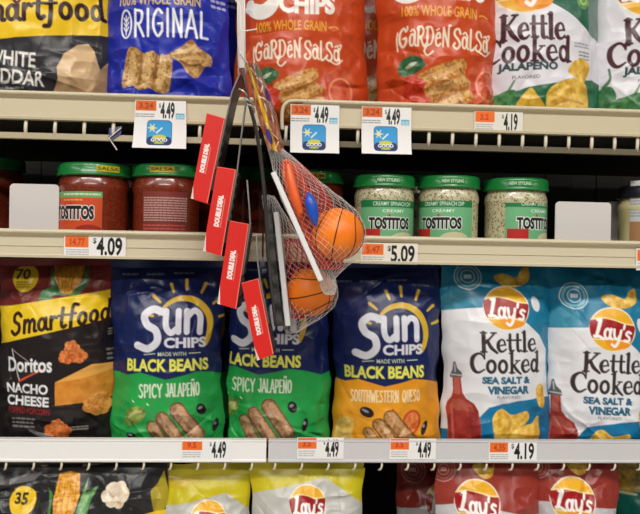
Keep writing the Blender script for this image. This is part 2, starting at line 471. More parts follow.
def ridged(A, x, y, w, h, rot, n=3, seed=1, lo=(136, 88, 40), hi=(222, 176, 108)):
    """a wavy multigrain chip: n ridges side by side"""
    c, s = math.cos(rot), math.sin(rot)
    def q(u, v): return (x + u * c - v * s, y + u * s + v * c)
    A.poly([q(-w / 2, -h * .42), q(-w * .3, -h * .52), q(-w * .12, -h * .42), q(w * .08, -h * .5), q(w * .25, -h * .38), q(w * .5, -h * .42),
            q(w * .52, h * .4), q(w * .3, h * .52), q(w * .1, h * .44), q(-w * .15, h * .5), q(-w * .3, h * .4), q(-w * .52, h * .46)], (lo, hi, 2.2, seed), smooth=True)
    for i in range(n):
        u = -w / 2 + w * (i + .42) / n
        A.stroke([q(u, -h * .38), q(u + w * .02, 0), q(u, h * .38)], [w / n * .35, w / n * .55, w / n * .35], (hi, (240, 206, 146), 1.8, seed + i), alpha=.6)
        u = -w / 2 + w * (i + 1.0) / n
        if i < n - 1: A.stroke([q(u, -h * .4), q(u + w * .02, 0), q(u, h * .4)], w / n * .2, lo, alpha=.7)
    rng = random.Random(seed)
    for k in range(int(w * h / 60)):
        a, b = q(rng.uniform(-.45, .45) * w, rng.uniform(-.4, .4) * h)
        A.ell(a, b, .8, .6, (96, 58, 28), alpha=.8)

def log(A, x0, y0, x1, y1, w, seed, lo=(140, 98, 68), hi=(198, 156, 118)):
    """one rolled chip lying across the print"""
    A.stroke([(x0, y0), (x1, y1)], w, ((92, 56, 36), lo, 2.0, seed), smooth=False)
    A.stroke([(x0 + .3, y0), (x1 + .3, y1)], w * .8, (lo, hi, 2.2, seed), smooth=False)
    n = math.hypot(x1 - x0, y1 - y0); ox, oy = (y1 - y0) / n * w * .16, -(x1 - x0) / n * w * .16
    A.stroke([(x0 + ox, y0 + oy), (x1 + ox, y1 + oy)], w * .34, (hi, (220, 176, 132), 1.8, seed + 1), smooth=False, alpha=.7)

def blob(A, x, y, r, seed, lo, hi, n=6):
    rng = random.Random(seed)
    for k in range(n):
        a = 6.283 * k / n
        A.ell(x + math.cos(a) * r * .55, y + math.sin(a) * r * .5, r * rng.uniform(.42, .6), r * rng.uniform(.4, .56), (lo, hi, 3.0, seed + k))
    A.ell(x, y, r * .5, r * .45, (lo, hi, 2.0, seed))

def fine(A, x0, y0, x1, y1, col, n, seed=3, alpha=.8, bg=None):
    """lines of tiny print"""
    rng = random.Random(seed)
    if bg is not None: A.rect(x0 - 1, y0 - 1, x1 + 1, y1 + 1, bg)
    st = (y1 - y0) / n
    for i in range(n):
        x = x0; y = y0 + st * (i + .5)
        while x < x1:
            w = rng.uniform(1.5, 5)
            A.stroke([(x, y), (min(x + w, x1), y)], st * .5, col, smooth=False, alpha=alpha)
            x += w + st * .6

def lays_logo(A, cx, cy, rx, ry, rot=0.0):
    A.ell(cx, cy, rx * 1.06, ry * 1.06, (238, 226, 206))
    A.ell(cx, cy, rx, ry, (236, 176, 40))
    A.ell(cx + rx * .25, cy + ry * .6, rx * .6, ry * .34, (240, 150, 36))
    c, n = math.cos(rot), math.sin(rot)
    def q(u, v): return (cx + (u * c - v * n) * rx, cy + (u * n + v * c) * ry)
    A.poly([q(-1, -.32), q(-.5, -.46), q(0, -.44), q(.5, -.32), q(.98, -.3), q(1.0, .1), q(.86, .5), q(.4, .42), q(0, .4), q(-.5, .5), q(-.85, .52), q(-1.02, .1)], (160, 28, 32), smooth=True)
    A.stroke([q(-.98, -.36), q(-.5, -.5), q(0, -.47), q(.5, -.36), q(.96, -.34)], ry * .07, (244, 220, 150))
    A.stroke([q(-.85, .55), q(-.4, .52), q(0, .44), q(.4, .46), q(.84, .54)], ry * .07, (244, 220, 150))
    x, y = q(-.86, -.42)
    A.glyphs("Lay's", LAY, x, y, ry * .9, (246, 242, 238), rot=math.degrees(rot), fit=x + rx * 1.72, gap=.03, slope=.02, w=1.03)

def kettle_words(A, kx0, kx1, ky, kh, cx0, cx1, cy, ch, col):
    A.glyphs('Kettle', KET, kx0, ky, kh, col, fit=kx1, gap=.05, w=1.08)
    A.glyphs('Cooked', KET, cx0, cy, ch, col, fit=cx1, gap=.05, w=1.05)

def tortilla_curl(A, pts, seed):
    A.poly(pts, ((206, 154, 44), (244, 206, 98), 4.0, seed), smooth=True)

# --- tangy white cheddar popcorn bag
def art_white_cheddar(A):
    A.poly([(-60, -200), (125, -200), (125, 26), (-60, 46)], (242, 200, 34))
    A.poly([(-60, -200), (125, -200), (125, -22), (-60, -4)], (44, 42, 44))
    A.glyphs('Smartfood', SMF, -32, -3, 28, (48, 22, 24), fit=101, gap=.04, slope=-.085, w=.92)
    A.stroke([(13, -1), (17, 3), (21, -2)], 3, (92, 34, 62))
    A.text('WHITE', -13, 51, 35, 66, (236, 232, 224), bold=.02, rot=4)
    A.text('CHEDDAR', -30, 69, 44, 84, (236, 232, 224), bold=.02, rot=4)
    fine(A, -6, 86, 24, 90, (190, 186, 178), 1)
    A.poly([(48, 96), (57, 78), (56, 66), (62, 52), (74, 42), (84, 39), (89, 45), (94, 58), (97, 66), (104, 54), (112, 44), (116, 104), (50, 108)], ((206, 170, 126), (226, 194, 150), 16, 3))
    A.poly([(57, 78), (70, 76), (82, 84), (96, 66), (104, 54), (114, 46), (116, 108), (48, 108), (52, 90)], ((184, 146, 102), (206, 170, 126), 11, 8), alpha=.8)
    A.poly([(96, 66), (88, 92), (110, 100), (114, 48)], (168, 130, 92), alpha=.8)
    A.poly([(106, -200), (125, -200), (125, 110), (108, 110)], (28, 27, 30), alpha=.0)

# --- multigrain chips, blue bag
def art_original(A):
    A.rect(60, -140, 266, 140, (30, 44, 164))
    A.text('100% WHOLE GRAIN', 118, -6, 200, 4.5, (228, 190, 84), bold=.01)
    A.ring(125, 23, 5.6, 14, 1.7, WHITE)
    A.stroke([(125, 14), (125, 34)], 1.1, WHITE)
    for k in range(3):
        A.stroke([(122.4, 16 + 5 * k), (125, 20 + 5 * k), (127.6, 16 + 5 * k)], 1.2, WHITE)
    A.glyphs('RIGINAL', HAND, 134, 9, 27, WHITE, fit=207, gap=.2, w=.9)
    ridged(A, 147, 70, 46, 40, .12, 3, 11)
    A.poly([(169, 54), (178, 48), (188, 40), (193, 39), (199, 46), (211, 53), (210, 62), (204, 64), (196, 76), (188, 73), (180, 62)], ((150, 100, 48), (222, 178, 112), 2.6, 5), smooth=True)
    A.stroke([(172, 54), (186, 50), (194, 44)], [2, 4, 2], (236, 200, 140), alpha=.7)
    A.stroke([(182, 58), (194, 56), (206, 56)], [2, 4, 2], (232, 192, 128), alpha=.7)
    A.stroke([(180, 60), (190, 64), (200, 62)], 2, (124, 78, 38), alpha=.8)
    fine(A, 212, -20, 226, 4, (190, 196, 230), 4)

# --- multigrain chips, red bag
def art_garden_salsa(A):
    A.rect(180, -160, 440, 160, (200, 74, 32))
    A.ell(300, -30, 60, 46, (208, 84, 40), alpha=.7)
    # sun logo above the flavour
    A.glyphs('S', SUN, 246, -44, 48, (244, 240, 232), w=1.1)
    A.glyphs('un', SUN, 278, -50, 44, (244, 240, 232), w=1.1, gap=.05)
    A.ring(262, 0, 13, 13, 9, (244, 240, 232), a0=0, a1=180)
    A.text('CHIPS', 279, -8, 336, 12, (244, 240, 232), bold=.05, bend=-2)
    A.text('100% WHOLE GRAIN', 256, 20, 327, 30, (238, 172, 52), bold=.012)
    A.stroke([(330, 26), (335, 24.5), (340, 26)], 1.2, (238, 172, 52))
    A.glyphs('GARDEN', SWASH, 255, 40, 17.5, (244, 226, 200), fit=301, gap=.12, w=1.05)
    A.glyphs('SALSA', SWASH, 305, 41, 17.5, (244, 226, 200), fit=341, gap=.1, w=1.05)
    A.stroke([(338, 44), (343, 42), (341, 47)], 1.3, (244, 226, 200))
    A.stroke([(330, 59), (338, 62), (344, 57)], 1.5, (244, 226, 200))
    # pepper, chips, tomato
    A.poly([(255, 80), (258, 70), (268, 66), (277, 70), (279, 76), (272, 82), (262, 86)], ((34, 80, 50), (70, 118, 74), 4, 4), smooth=True)
    A.poly([(262, 77), (266, 73), (272, 72), (267, 77)], (186, 196, 160), smooth=True)
    A.poly([(262, 86), (276, 84), (282, 96), (274, 108), (262, 104)], ((188, 42, 24), (204, 68, 38), 4, 9), smooth=True)
    A.poly([(320, 82), (330, 70), (346, 66), (358, 80), (356, 108), (330, 112)], ((194, 68, 42), (214, 104, 66), 5, 2), smooth=True)
    A.ring(342, 90, 12, 14, 2, (240, 146, 110))
    ridged(A, 302, 94, 40, 46, 1.15, 3, 21, (164, 98, 40), (228, 168, 90))

# --- kettle chips, jalapeno
def art_jalapeno(A):
    A.rect(420, -160, 660, 160, (226, 224, 230))
    A.poly([(420, -160), (660, -160), (660, 48), (598, 30), (575, 14), (553, 2), (530, -20), (440, -40)], (38, 100, 76))
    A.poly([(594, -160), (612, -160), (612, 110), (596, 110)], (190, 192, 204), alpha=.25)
    lays_logo(A, 527, -20, 32, 31)
    A.ell(588, -4, 8, 10, ((70, 130, 60), (120, 176, 90), 3, 4)); A.ring(588, -4, 4, 5, 1.5, (190, 214, 150))
    kettle_words(A, 502, 566, 13, 26, 487, 573, 36, 25, (76, 38, 46))
    A.text('JALAPEÑO', 501, 59.5, 559, 71.5, (52, 74, 78), bold=.055)
    A.text('FLAVORED', 515, 74, 541, 77.5, (90, 84, 92), bold=.01)
    fine(A, 577, 40, 596, 46, (130, 128, 140), 2); fine(A, 583, 48, 595, 58, (90, 88, 100), 3)
    A.poly([(470, 96), (504, 94), (530, 86), (566, 81), (600, 76), (660, 90), (660, 160), (420, 160)], (40, 104, 70))
    A.stroke([(517, 79), (512, 88), (508, 96)], [2, 2.4, 5], (104, 140, 92))
    A.poly([(493, 96), (504, 92), (516, 96), (518, 106), (508, 122), (488, 120)], ((56, 112, 58), (98, 150, 88), 4, 8), smooth=True)
    A.poly([(530, 88), (538, 94), (547, 112), (516, 112)], ((206, 160, 40), (240, 198, 76), 5, 4), smooth=True)
    tortilla_curl(A, [(547, 96), (553, 86), (566, 79), (580, 77), (592, 84), (594, 104), (588, 116), (552, 112)], 6)
    A.stroke([(556, 104), (570, 99), (588, 102)], [2, 4, 2], (176, 116, 34), alpha=.6)
    tortilla_curl(A, [(570, 70), (576, 60), (588, 56), (596, 62), (594, 72), (588, 80), (578, 76)], 9)
    # pods at the lower left
    A.stroke([(488, 62), (489, 72), (484, 80)], [2.4, 2.6, 4], (84, 122, 84))
    A.poly([(462, 112), (468, 92), (480, 82), (490, 80), (495, 92), (486, 108), (478, 122)], ((46, 104, 60), (92, 150, 98), 5, 1), smooth=True)
    A.poly([(484, 110), (492, 98), (512, 88), (520, 94), (512, 124), (486, 124)], ((52, 114, 62), (102, 158, 100), 5, 7), smooth=True)

# --- kettle chips, sea salt and vinegar
def art_vinegar(A):
    A.rect(400, 200, 700, 560, (28, 122, 158))
    A.poly([(400, 316), (443, 312), (470, 309), (488, 308), (520, 316), (545, 336), (556, 352), (566, 470), (400, 470)], (228, 228, 232))
    A.poly([(443, 300), (460, 288), (476, 294), (480, 306), (446, 312)], (84, 160, 178), alpha=.5)
    A.ring(473, 277, 14, 13, 1.0, (206, 222, 226)); A.ring(473, 277, 11, 10, 2.2, (120, 176, 190)); A.ring(473, 277, 7, 6.5, .8, (206, 222, 226))
    A.rect(469, 275, 477, 279, (206, 222, 226))
    tortilla_curl(A, [(500, 278), (510, 274), (524, 278), (530, 270), (538, 268), (536, 282), (520, 288), (508, 286)], 4)
    A.ell(541, 305, 4.5, 8, (222, 222, 224), rot=-.3)
    lays_logo(A, 509.5, 309, 22.5, 21, .1)
    kettle_words(A, 481, 540, 332.5, 20, 471, 545, 353, 20.5, (58, 48, 50))
    A.text('SEA SALT &', 483, 377, 533, 384.5, (30, 98, 126), bold=.06)
    A.text('VINEGAR', 488, 386.5, 532, 395, (30, 98, 126), bold=.06)
    A.text('FLAVORED', 498, 396.5, 522, 399.5, (90, 100, 110), bold=.01)
    A.poly([(400, 452), (440, 434), (470, 430), (490, 408), (520, 402), (550, 400), (580, 404), (580, 560), (400, 560)], (22, 116, 160))
    # vinegar bottle
    A.poly([(454.5, 376), (462.5, 376), (464, 394), (468, 400), (476, 405), (480, 412), (482, 430), (482, 470), (452, 470), (451, 430), (449.5, 412), (451, 405), (454, 399), (455, 392)], ((146, 42, 38), (172, 60, 50), 6, 5))
    A.poly([(456, 378), (461.5, 378), (462, 396), (456, 396)], (186, 98, 84))
    A.poly([(455, 402), (462, 400), (474, 407), (477, 414), (460, 412), (453, 410)], (184, 92, 78), alpha=.8)
    A.stroke([(455, 408), (455.5, 430), (457, 450)], 2.2, (196, 106, 92), alpha=.7)
    A.poly([(470, 408), (479, 412), (481, 450), (474, 450)], (120, 30, 30), alpha=.5)
    A.poly([(451.5, 378), (454, 372), (455, 364), (457, 363), (459, 370), (463.5, 374), (464, 379), (452, 380)], (96, 98, 102))
    A.stroke([(453, 377), (463, 377)], 1.2, (196, 198, 202)); A.stroke([(456.5, 366), (457, 374)], 1.0, (206, 206, 210))
    tortilla_curl(A, [(493, 424), (496, 414), (504, 410), (514, 416), (530, 413), (532, 422), (522, 430), (510, 440), (498, 448)], 7)
    A.stroke([(506, 414), (512, 422), (510, 432)], [2, 4, 2], (198, 134, 50), alpha=.55)
    tortilla_curl(A, [(512, 436), (524, 428), (536, 426), (545, 420), (544, 444), (530, 456), (514, 450)], 12)
    tortilla_curl(A, [(541, 392), (546, 386), (552, 392), (552, 410), (544, 408)], 3)

# --- multigrain chips with black beans
def sun_logo(A, white=(222, 222, 232), r=(214, 176, 52)):
    A.stroke(E(183, 328, 27, 29, 205, 395), [2, 5, 6.5, 6.5, 5], r)
    for a, l in ((-165, 9), (-140, 10), (-112, 9), (-90, 10), (-64, 11), (-36, 9), (-12, 11)):
        c, s = math.cos(math.radians(a)), math.sin(math.radians(a))
        A.stroke([(185 + 34 * c, 326 + 36 * s), (185 + (34 + l * .9) * c, 326 + (36 + l * .9) * s)], [2.4, 3.4], r, smooth=False)
    A.glyphs('S', SUN, 135, 309, 37, white, w=1.0)
    A.glyphs('un', SUN, 163, 304.5, 40, white, w=.92, gap=.08, fit=203)
    A.text('CHIPS', 164, 338, 206, 348.5, white, bold=.04)

def art_beans(A, low, top=(22, 34, 84)):
    A.rect(60, 200, 360, 560, top)
    fine(A, 118, 273, 134, 277, (120, 128, 160), 1); fine(A, 144, 273, 160, 277, (120, 128, 160), 1); fine(A, 172, 272, 192, 276, (120, 128, 160), 1)
    sun_logo(A)
    A.text('MADE WITH', 158, 352.5, 186, 356.5, (206, 214, 190), bold=.005)
    A.stroke([(144, 355), (155, 354)], .8, (206, 214, 190)); A.stroke([(189, 354), (200, 354)], .8, (206, 214, 190))
    A.text('BLACK BEANS', 125.5, 359.5, 208, 372, (232, 230, 96), bold=.035)
    A.poly([(50, 372), (113, 374), (126, 376), (140, 373), (152, 376), (166, 380), (180, 377), (196, 373), (212, 375), (230, 380), (250, 376), (360, 372), (360, 560), (50, 560)], low)

def bean(A, x, y, rx, ry, rot):
    A.ell(x, y, rx, ry, (36, 24, 34), rot=rot); A.ell(x - rx * .2, y - ry * .25, rx * .5, ry * .25, (150, 146, 160), rot=rot)

def art_spicy(A):
    art_beans(A, (36, 158, 74))
    A.ell(150, 425, 60, 40, (52, 178, 88), alpha=.35)
    A.glyphs('SPICY', HAND, 139, 385, 13, (226, 238, 214), fit=162, gap=.18, w=1.1, slope=-.03)
    A.glyphs('JALAPEÑO', HAND, 166, 384, 13, (226, 238, 214), fit=199, gap=.16, w=1.05)
    A.poly([(123, 420), (127, 411), (136, 407), (144, 409), (145, 416), (138, 424), (128, 427)], ((84, 124, 48), (176, 186, 96), 4, 4), smooth=True)
    A.stroke([(128, 419), (134, 413), (141, 412)], 3, (206, 206, 134), alpha=.8)
    A.stroke([(124, 421), (122, 428)], 1.6, (120, 160, 70))
    for x, y in ((132, 401), (147, 404)): A.stroke([(x, y), (x + 1.5, y + 1.5)], 1.2, (220, 240, 190))
    log(A, 152, 428, 166, 452, 13, 3)
    log(A, 162, 419, 181, 446, 14, 5)
    log(A, 177, 411, 196, 438, 16, 7)
    bean(A, 200.5, 411.5, 4.6, 6, -.4); bean(A, 214, 430, 3, 7, .2); bean(A, 130, 437, 5, 3, .2)

def art_queso(A):
    art_beans(A, (226, 150, 32))
    A.ell(150, 430, 70, 40, (236, 166, 44), alpha=.4)
    A.glyphs('SOUTHWESTERN', HAND, 132, 384, 11.5, (248, 222, 170), fit=180, gap=.16, w=1.15)
    A.glyphs('QUESO', HAND, 184, 384, 11.5, (248, 222, 170), fit=203, gap=.18, w=1.15)
    bean(A, 148.5, 406, 7.2, 5, .4)
    A.ell(194, 417, 10, 13, (206, 76, 30), rot=.25); A.ell(194, 417, 7.6, 10.5, ((218, 100, 44), (238, 150, 84), 3, 3), rot=.25)
    A.poly([(172, 407), (174, 402), (180, 408), (178, 414)], (190, 60, 40))
    A.poly([(118, 420), (126, 412), (136, 415), (134, 430), (140, 440), (118, 440)], ((222, 176, 74), (244, 214, 130), 4, 3), smooth=True)
    log(A, 150, 426, 162, 444, 11, 3, (152, 100, 50), (206, 160, 104))
    log(A, 160, 418, 180, 444, 13, 5, (152, 100, 50), (206, 160, 104))
    log(A, 172, 411, 194, 437, 15, 7, (152, 100, 50), (206, 160, 104))
    bean(A, 208.5, 424, 3, 7.5, .4)

# --- nacho popcorn
def art_nacho(A):
    A.rect(-40, 200, 140, 560, (34, 28, 29))
    A.poly([(-40, 200), (140, 200), (140, 290), (-40, 312)], (112, 38, 34))
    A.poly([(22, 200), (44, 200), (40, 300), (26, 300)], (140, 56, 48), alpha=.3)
    A.poly([(-40, 304), (60, 293), (60, 288), (-40, 292)], (70, 26, 26), alpha=.6)
    # corn
    A.poly([(46, 240), (75, 240), (77, 276), (68, 294), (56, 294), (48, 274)], ((176, 112, 34), (216, 160, 60), 2.2, 4), smooth=True)
    for i in range(5):
        A.stroke([(50 + 5 * i, 244), (51 + 4.6 * i, 270), (56 + 2.4 * i, 292)], .8, (140, 84, 26), alpha=.7)
    A.poly([(44, 266), (50, 280), (56, 292), (64, 296), (50, 296), (44, 310), (36, 300), (38, 292), (47, 288)], ((42, 92, 50), (82, 130, 84), 5, 6))
    A.poly([(82, 256), (78, 280), (68, 294), (60, 296), (74, 297), (84, 284)], ((48, 96, 50), (90, 132, 84), 5, 8))
    A.ell(19, 279, 13.5, 14, (222, 186, 44))
    A.text('70', 8.5, 269.5, 24, 280.5, (54, 40, 30), bold=.03)
    fine(A, 10, 282, 24, 289, (90, 70, 30), 3)
    A.poly([(-40, 309), (5, 307), (113, 290), (140, 286), (140, 316), (112, 319), (5, 343), (-40, 352)], (232, 196, 30))
    A.glyphs('Smartfood', SMF, 9, 314, 22, (50, 24, 24), fit=108, gap=.06, slope=-.14, w=.9)
    blob(A, 66, 357, 7.5, 5, (176, 78, 30), (230, 136, 72), 5)
    blob(A, 77, 357, 8, 6, (176, 78, 30), (230, 136, 72), 5)
    blob(A, 71, 348, 7.5, 7, (186, 88, 36), (236, 150, 86), 5)
    A.poly([(55, 383), (90, 366), (112, 366), (120, 384), (120, 400), (86, 404), (55, 406)], ((200, 124, 40), (224, 150, 60), 8, 4))
    A.poly([(55, 383), (90, 366), (112, 366), (112, 372), (80, 380)], (236, 172, 84))
    blob(A, 95, 407, 13, 8, (190, 112, 40), (234, 164, 84), 7)
    blob(A, 51, 431, 7, 15, (176, 78, 30), (226, 130, 64), 5)
    blob(A, 62, 432, 8, 16, (176, 78, 30), (226, 130, 64), 5)
    blob(A, 57, 425, 6, 17, (186, 88, 36), (232, 144, 80), 5)
    A.stroke([(10, 350), (18, 382)], 1.2, (196, 190, 190)); A.stroke([(18, 382), (42, 370)], [2.2, 1.6], (204, 82, 56), smooth=False); A.stroke([(10, 350), (28, 362)], .8, (160, 150, 150))
    A.text('Doritos', 5, 358, 52, 373, (232, 232, 232), bold=.025)
    A.text('NACHO', 4, 384.5, 48, 394.5, (232, 232, 232), bold=.03, rot=2)
    A.text('CHEESE', 3, 397, 49, 407, (232, 232, 232), bold=.03, rot=2)
    A.text('POPPED POPCORN', 5, 409, 50, 415, (150, 36, 40), bold=.01, rot=2)
    fine(A, 10, 418, 34, 430, (136, 130, 128), 3); fine(A, 106, 330, 113, 338, (150, 146, 140), 3); fine(A, 104, 350, 112, 364, (130, 126, 120), 3)
    fine(A, 70, 428, 85, 433, (150, 146, 140), 2)

# --- bags on the lowest shelf
def art_popcorn_dark(A):
    A.rect(-80, 400, 240, 800, (38, 38, 40))
    A.poly([(70, 462), (128, 461), (112, 470), (74, 474)], (176, 176, 178), alpha=.8)
    fine(A, 4, 461, 40, 466, (170, 168, 166), 1, 5, .6)
    blob(A, 32, 466, 9, 4, (150, 124, 96), (196, 170, 140), 5)
    A.poly([(0, 485), (18, 480), (34, 478), (24, 488), (0, 490)], (130, 130, 132), alpha=.7)
    A.ell(15, 506, 13.5, 13.5, (232, 192, 32))
    A.text('35', 7, 498, 21, 509, (50, 42, 30), bold=.04)
    A.poly([(51, 480), (62, 478), (72, 480), (74, 500), (66, 530), (50, 530), (48, 500)], ((206, 120, 36), (240, 190, 60), 2, 4))
    for i in range(4): A.stroke([(53 + 5.5 * i, 481), (51 + 6 * i, 520)], .8, (172, 96, 36), alpha=.7)
    A.poly([(40, 493), (47, 500), (46, 530), (42, 530), (45, 506)], (78, 132, 70))
    A.poly([(82, 482), (76, 500), (68, 530), (80, 530), (86, 504), (92, 492), (80, 498)], ((70, 132, 66), (128, 176, 110), 4, 3))
    blob(A, 111, 500, 13, 8, (218, 196, 164), (244, 232, 214), 6)
    A.poly([(145, 500), (152, 494), (160, 480), (166, 514), (150, 530)], (190, 170, 40), alpha=.8)
    A.poly([(-10, 536), (170, 520), (170, 600), (-10, 600)], (236, 196, 30))

def art_classic(A):
    A.rect(60, 400, 440, 900, (198, 184, 28))
    A.poly([(100, 524), (163, 508), (188, 504), (212, 499), (225, 496), (252, 514), (290, 540), (290, 800), (60, 800), (60, 540)], (188, 187, 180))
    A.poly([(150, 480), (185, 472), (206, 480), (180, 492), (160, 490)], (196, 158, 34), alpha=.5)
    lays_logo(A, 206.5, 521, 18, 18)

def art_barbecue(A):
    A.rect(340, 400, 760, 900, (150, 54, 44))
    A.poly([(436, 512), (455, 508), (470, 505), (560, 524), (560, 800), (400, 800), (400, 516)], (196, 194, 196))
    A.ring(449, 474, 13, 12, .9, (206, 150, 140)); A.ring(449, 474, 10, 9, 2.2, (176, 96, 86)); A.ring(449, 474, 6, 5.5, .8, (206, 150, 140))
    A.rect(445.5, 472, 452.5, 476, (206, 160, 150))
    tortilla_curl(A, [(480, 472), (488, 468), (500, 472), (504, 466), (500, 480), (490, 482)], 4)
    lays_logo(A, 482.5, 505, 22, 21, .1)

def art_teal(A):
    A.rect(560, 400, 760, 900, (30, 112, 100))
    A.poly([(600, 460), (660, 460), (660, 494), (636, 496), (600, 488)], ((150, 124, 60), (206, 186, 110), 5, 3))
    for k, (x, y) in enumerate(((622, 474), (630, 482), (640, 478), (636, 488))):
        tortilla_curl(A, [(x - 7, y), (x, y - 5), (x + 7, y - 1), (x + 4, y + 5), (x - 4, y + 5)], 3 + k)
    A.stroke([(606, 490), (622, 496), (645, 498)], 2.5, (206, 206, 150))
    A.rect(600, 540, 680, 600, (214, 206, 190))
# ------------------------------------------------------------------ the store shelving
def zpx(y, Y=0.0, x=320): return float(at(x, y, Y)[2])

Z = {'top': (zpx(127.5), zpx(99.5)), 'mid': (zpx(262.5), zpx(234.5)), 'low': (zpx(462.5), zpx(440))}
DECK = {k: v[0] + .004 for k, v in Z.items()}
DECK['base'] = DECK['low'] - .30
BACKY = .44

cream = mat('cream_enamel', (206, 194, 164), .38, bump=.02)
ivory = mat('ivory_enamel', (210, 200, 172), .38, bump=.02)
white_rail = mat('white_plastic_strip', (240, 238, 236), .3)
grey_rail = mat('pale_grey_strip', (206, 204, 206), .34)
lip_m = mat('tan_lip', (104, 95, 74), .45)
lip_l = mat('pale_lip', (182, 170, 140), .45)
tab_m = mat('ivory_tab', (222, 214, 192), .45)
under = mat('dark_deck_steel', (46, 42, 38), .6, noise=((36, 33, 30), 30))
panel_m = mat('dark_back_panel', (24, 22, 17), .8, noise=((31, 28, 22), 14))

# back panel of the gondola: dark vertical boards
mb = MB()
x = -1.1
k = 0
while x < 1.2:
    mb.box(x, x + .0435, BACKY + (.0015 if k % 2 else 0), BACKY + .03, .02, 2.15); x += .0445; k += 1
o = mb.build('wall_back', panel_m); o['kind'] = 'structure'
mb = MB().box(-3, 3, -2.6, 1.0, -.05, 0)
o = mb.build('floor', mat('vinyl_floor', (196, 190, 178), .35, noise=((178, 172, 160), 6))); o['kind'] = 'structure'

xgap = {'top': (float(at(262, 96)[0]), float(at(281.5, 98)[0])), 'mid': (float(at(262, 235)[0]), float(at(264, 235)[0])), 'low': (float(at(266.4, 440)[0]), float(at(268.6, 440)[0]))}
XL, XR = -.62, .66

def rail_profile(z0, z1, y0=0.0):
    """price channel seen from the end: rolled top edge, groove, shallow face, bottom lip"""
    h = z1 - z0
    p = [(.009, z0), (y0 - .001, z0), (y0 - .0015, z0 + h * .08), (y0 + .001, z0 + h * .12), (y0 + .0012, z0 + h * .74), (y0 - .0015, z0 + h * .79), (y0 - .0035, z0 + h * .84)]
    for a in range(-60, 181, 30):
        p.append((y0 + .0005 + .004 * -math.cos(math.radians(a)) * .8, z1 - h * .085 + h * .085 * math.sin(math.radians(a))))
    p += [(.006, z0 + h * .7), (.009, z0 + h * .6)]
    return p

def shelf(level, side, m, label, lip):
    z0, z1 = Z[level]
    xa, xb = (XL, xgap[level][0]) if side == 'l' else (xgap[level][1], XR)
    root = thing('store_shelf', ((xa + xb) / 2, .2, z0), label, 'shelf', 'shelves of the snack aisle')
    L = Vector(root.location)
    def loc(b): b.v = [tuple(Vector(p) - L) for p in b.v]; return b
    b = MB().box(xa + (.002 if side == 'l' else (-.018 if level == 'top' else .002)), xb - .002, .0095, BACKY - .031, z0 - .001, DECK[level])
    loc(b).build('deck', under, root)
    pr = rail_profile(z0, z1)
    if level == 'low':                                  # flat plastic cover strip
        h = z1 - z0
        pr = [(.009, z0), (-.0008, z0), (-.0016, z0 + .04 * h), (-.0016, z0 + .1 * h), (-.0004, z0 + .14 * h), (-.0004, z0 + .9 * h), (-.0012, z0 + .93 * h), (-.0010, z1), (.009, z1)]
    b = MB().extrude(pr, xa, xb)
    if level == 'top' and side == 'r':                  # this rail ends in a rounded bullnose frame
        b = MB().extrude(rail_profile(z0, z1), xa + .024, xb)
    r = loc(b).build('price_rail', m, root)
    if level == 'mid':
        b = MB().box(xa, xb, .0002, .0012, z0 + .4 * (z1 - z0), z0 + .43 * (z1 - z0))
        loc(b).build('rail_ridge', m, root)
    if level == 'top' and side == 'r':
        h = z1 - z0
        pts = [(xa + .03, -.001, z1 - .0025), (xa + .012, -.001, z1 - .0028), (xa + .005, -.001, z1 - .006), (xa + .0015, -.001, z1 - .013), (xa + .001, -.001, z0 + .004), (xa + .002, -.001, z0 - .004)]
        b = MB().tube(catmull(pts), .0022, 8)
        loc(b).build('end_trim', m, root, smooth=True)
    if lip:
        zz = z0 - .0135
        b = MB()
        zb = zz - .004 if level == 'top' else zz + .001
        b.box(xa, xb, .002, .010, zb - .0035, zb + .003)
        loc(b).build('front_lip', lip_l if side == 'l' else lip_m, root)
        xx = xa + .006; sp = .0318 if side == 'l' else .0272
        while xx < xb - .004:
            loc(MB().tube([(xx, .004, z0 + .001), (xx - .0004, .003, (z0 + zb) / 2), (xx - .0006, .004, zb)], .0021, 6)).build('lip_tab', tab_m, root, smooth=True)
            xx += sp
    elif level == 'low':
        xx = xa + .008; sp = .0300 if side == 'l' else .0302
        while xx < xb - .004:
            loc(MB().tube([(xx, .002, z0 + .001), (xx, .001, z0 - .004), (xx - .001, .002, z0 - .008), (xx - .003, .005, z0 - .0095)], .0013, 6)).build('hook', tab_m, root, smooth=True)
            xx += sp
    return root

shelf('top', 'l', cream, 'cream top shelf holding the popcorn and blue chip bags, upper left', True)
shelf('top', 'r', cream, 'cream top shelf with a rounded rail end under the red chip bags', True)
shelf('mid', 'l', ivory, 'ivory middle shelf carrying the red salsa jars', False)
shelf('mid', 'r', ivory, 'ivory middle shelf carrying the pale dip jars', False)
shelf('low', 'l', white_rail, 'white-fronted shelf under the nacho popcorn and left green chip bag', False)
shelf('low', 'r', grey_rail, 'pale grey-fronted shelf under the orange and teal chip bags', False)

# base deck under the lowest bags
root = thing('base_deck', (0, .2, 0), 'dark base deck of the shelving under the lowest row of bags', 'shelf')
MB().box(XL, XR, -.29, BACKY - .2 - .031, DECK['base'] - .02, DECK['base']).build('deck', under, root)
MB().box(XL, XR, -.27, BACKY - .2 - .031, 0, DECK['base'] - .0205).build('kick_plate', under, root)

# slotted upright between the two bays
ux = float(at(263, 180, BACKY - .02)[0])
root = thing('upright_post', (ux, BACKY - .0125, 0), 'dark slotted upright post between the two shelving bays', 'post')
mb = MB().box(-.014, .014, -.011, .011, 0, 2.1)
post = mb.build('post', mat('post_steel', (52, 47, 42), .5), root)
mb = MB()
for k in range(70):
    mb.box(-.003, .003, -.0118, -.0108, .2 + k * .0254, .212 + k * .0254)
mb.build('slots', mat('slot_black', (10, 10, 10), .8), post)

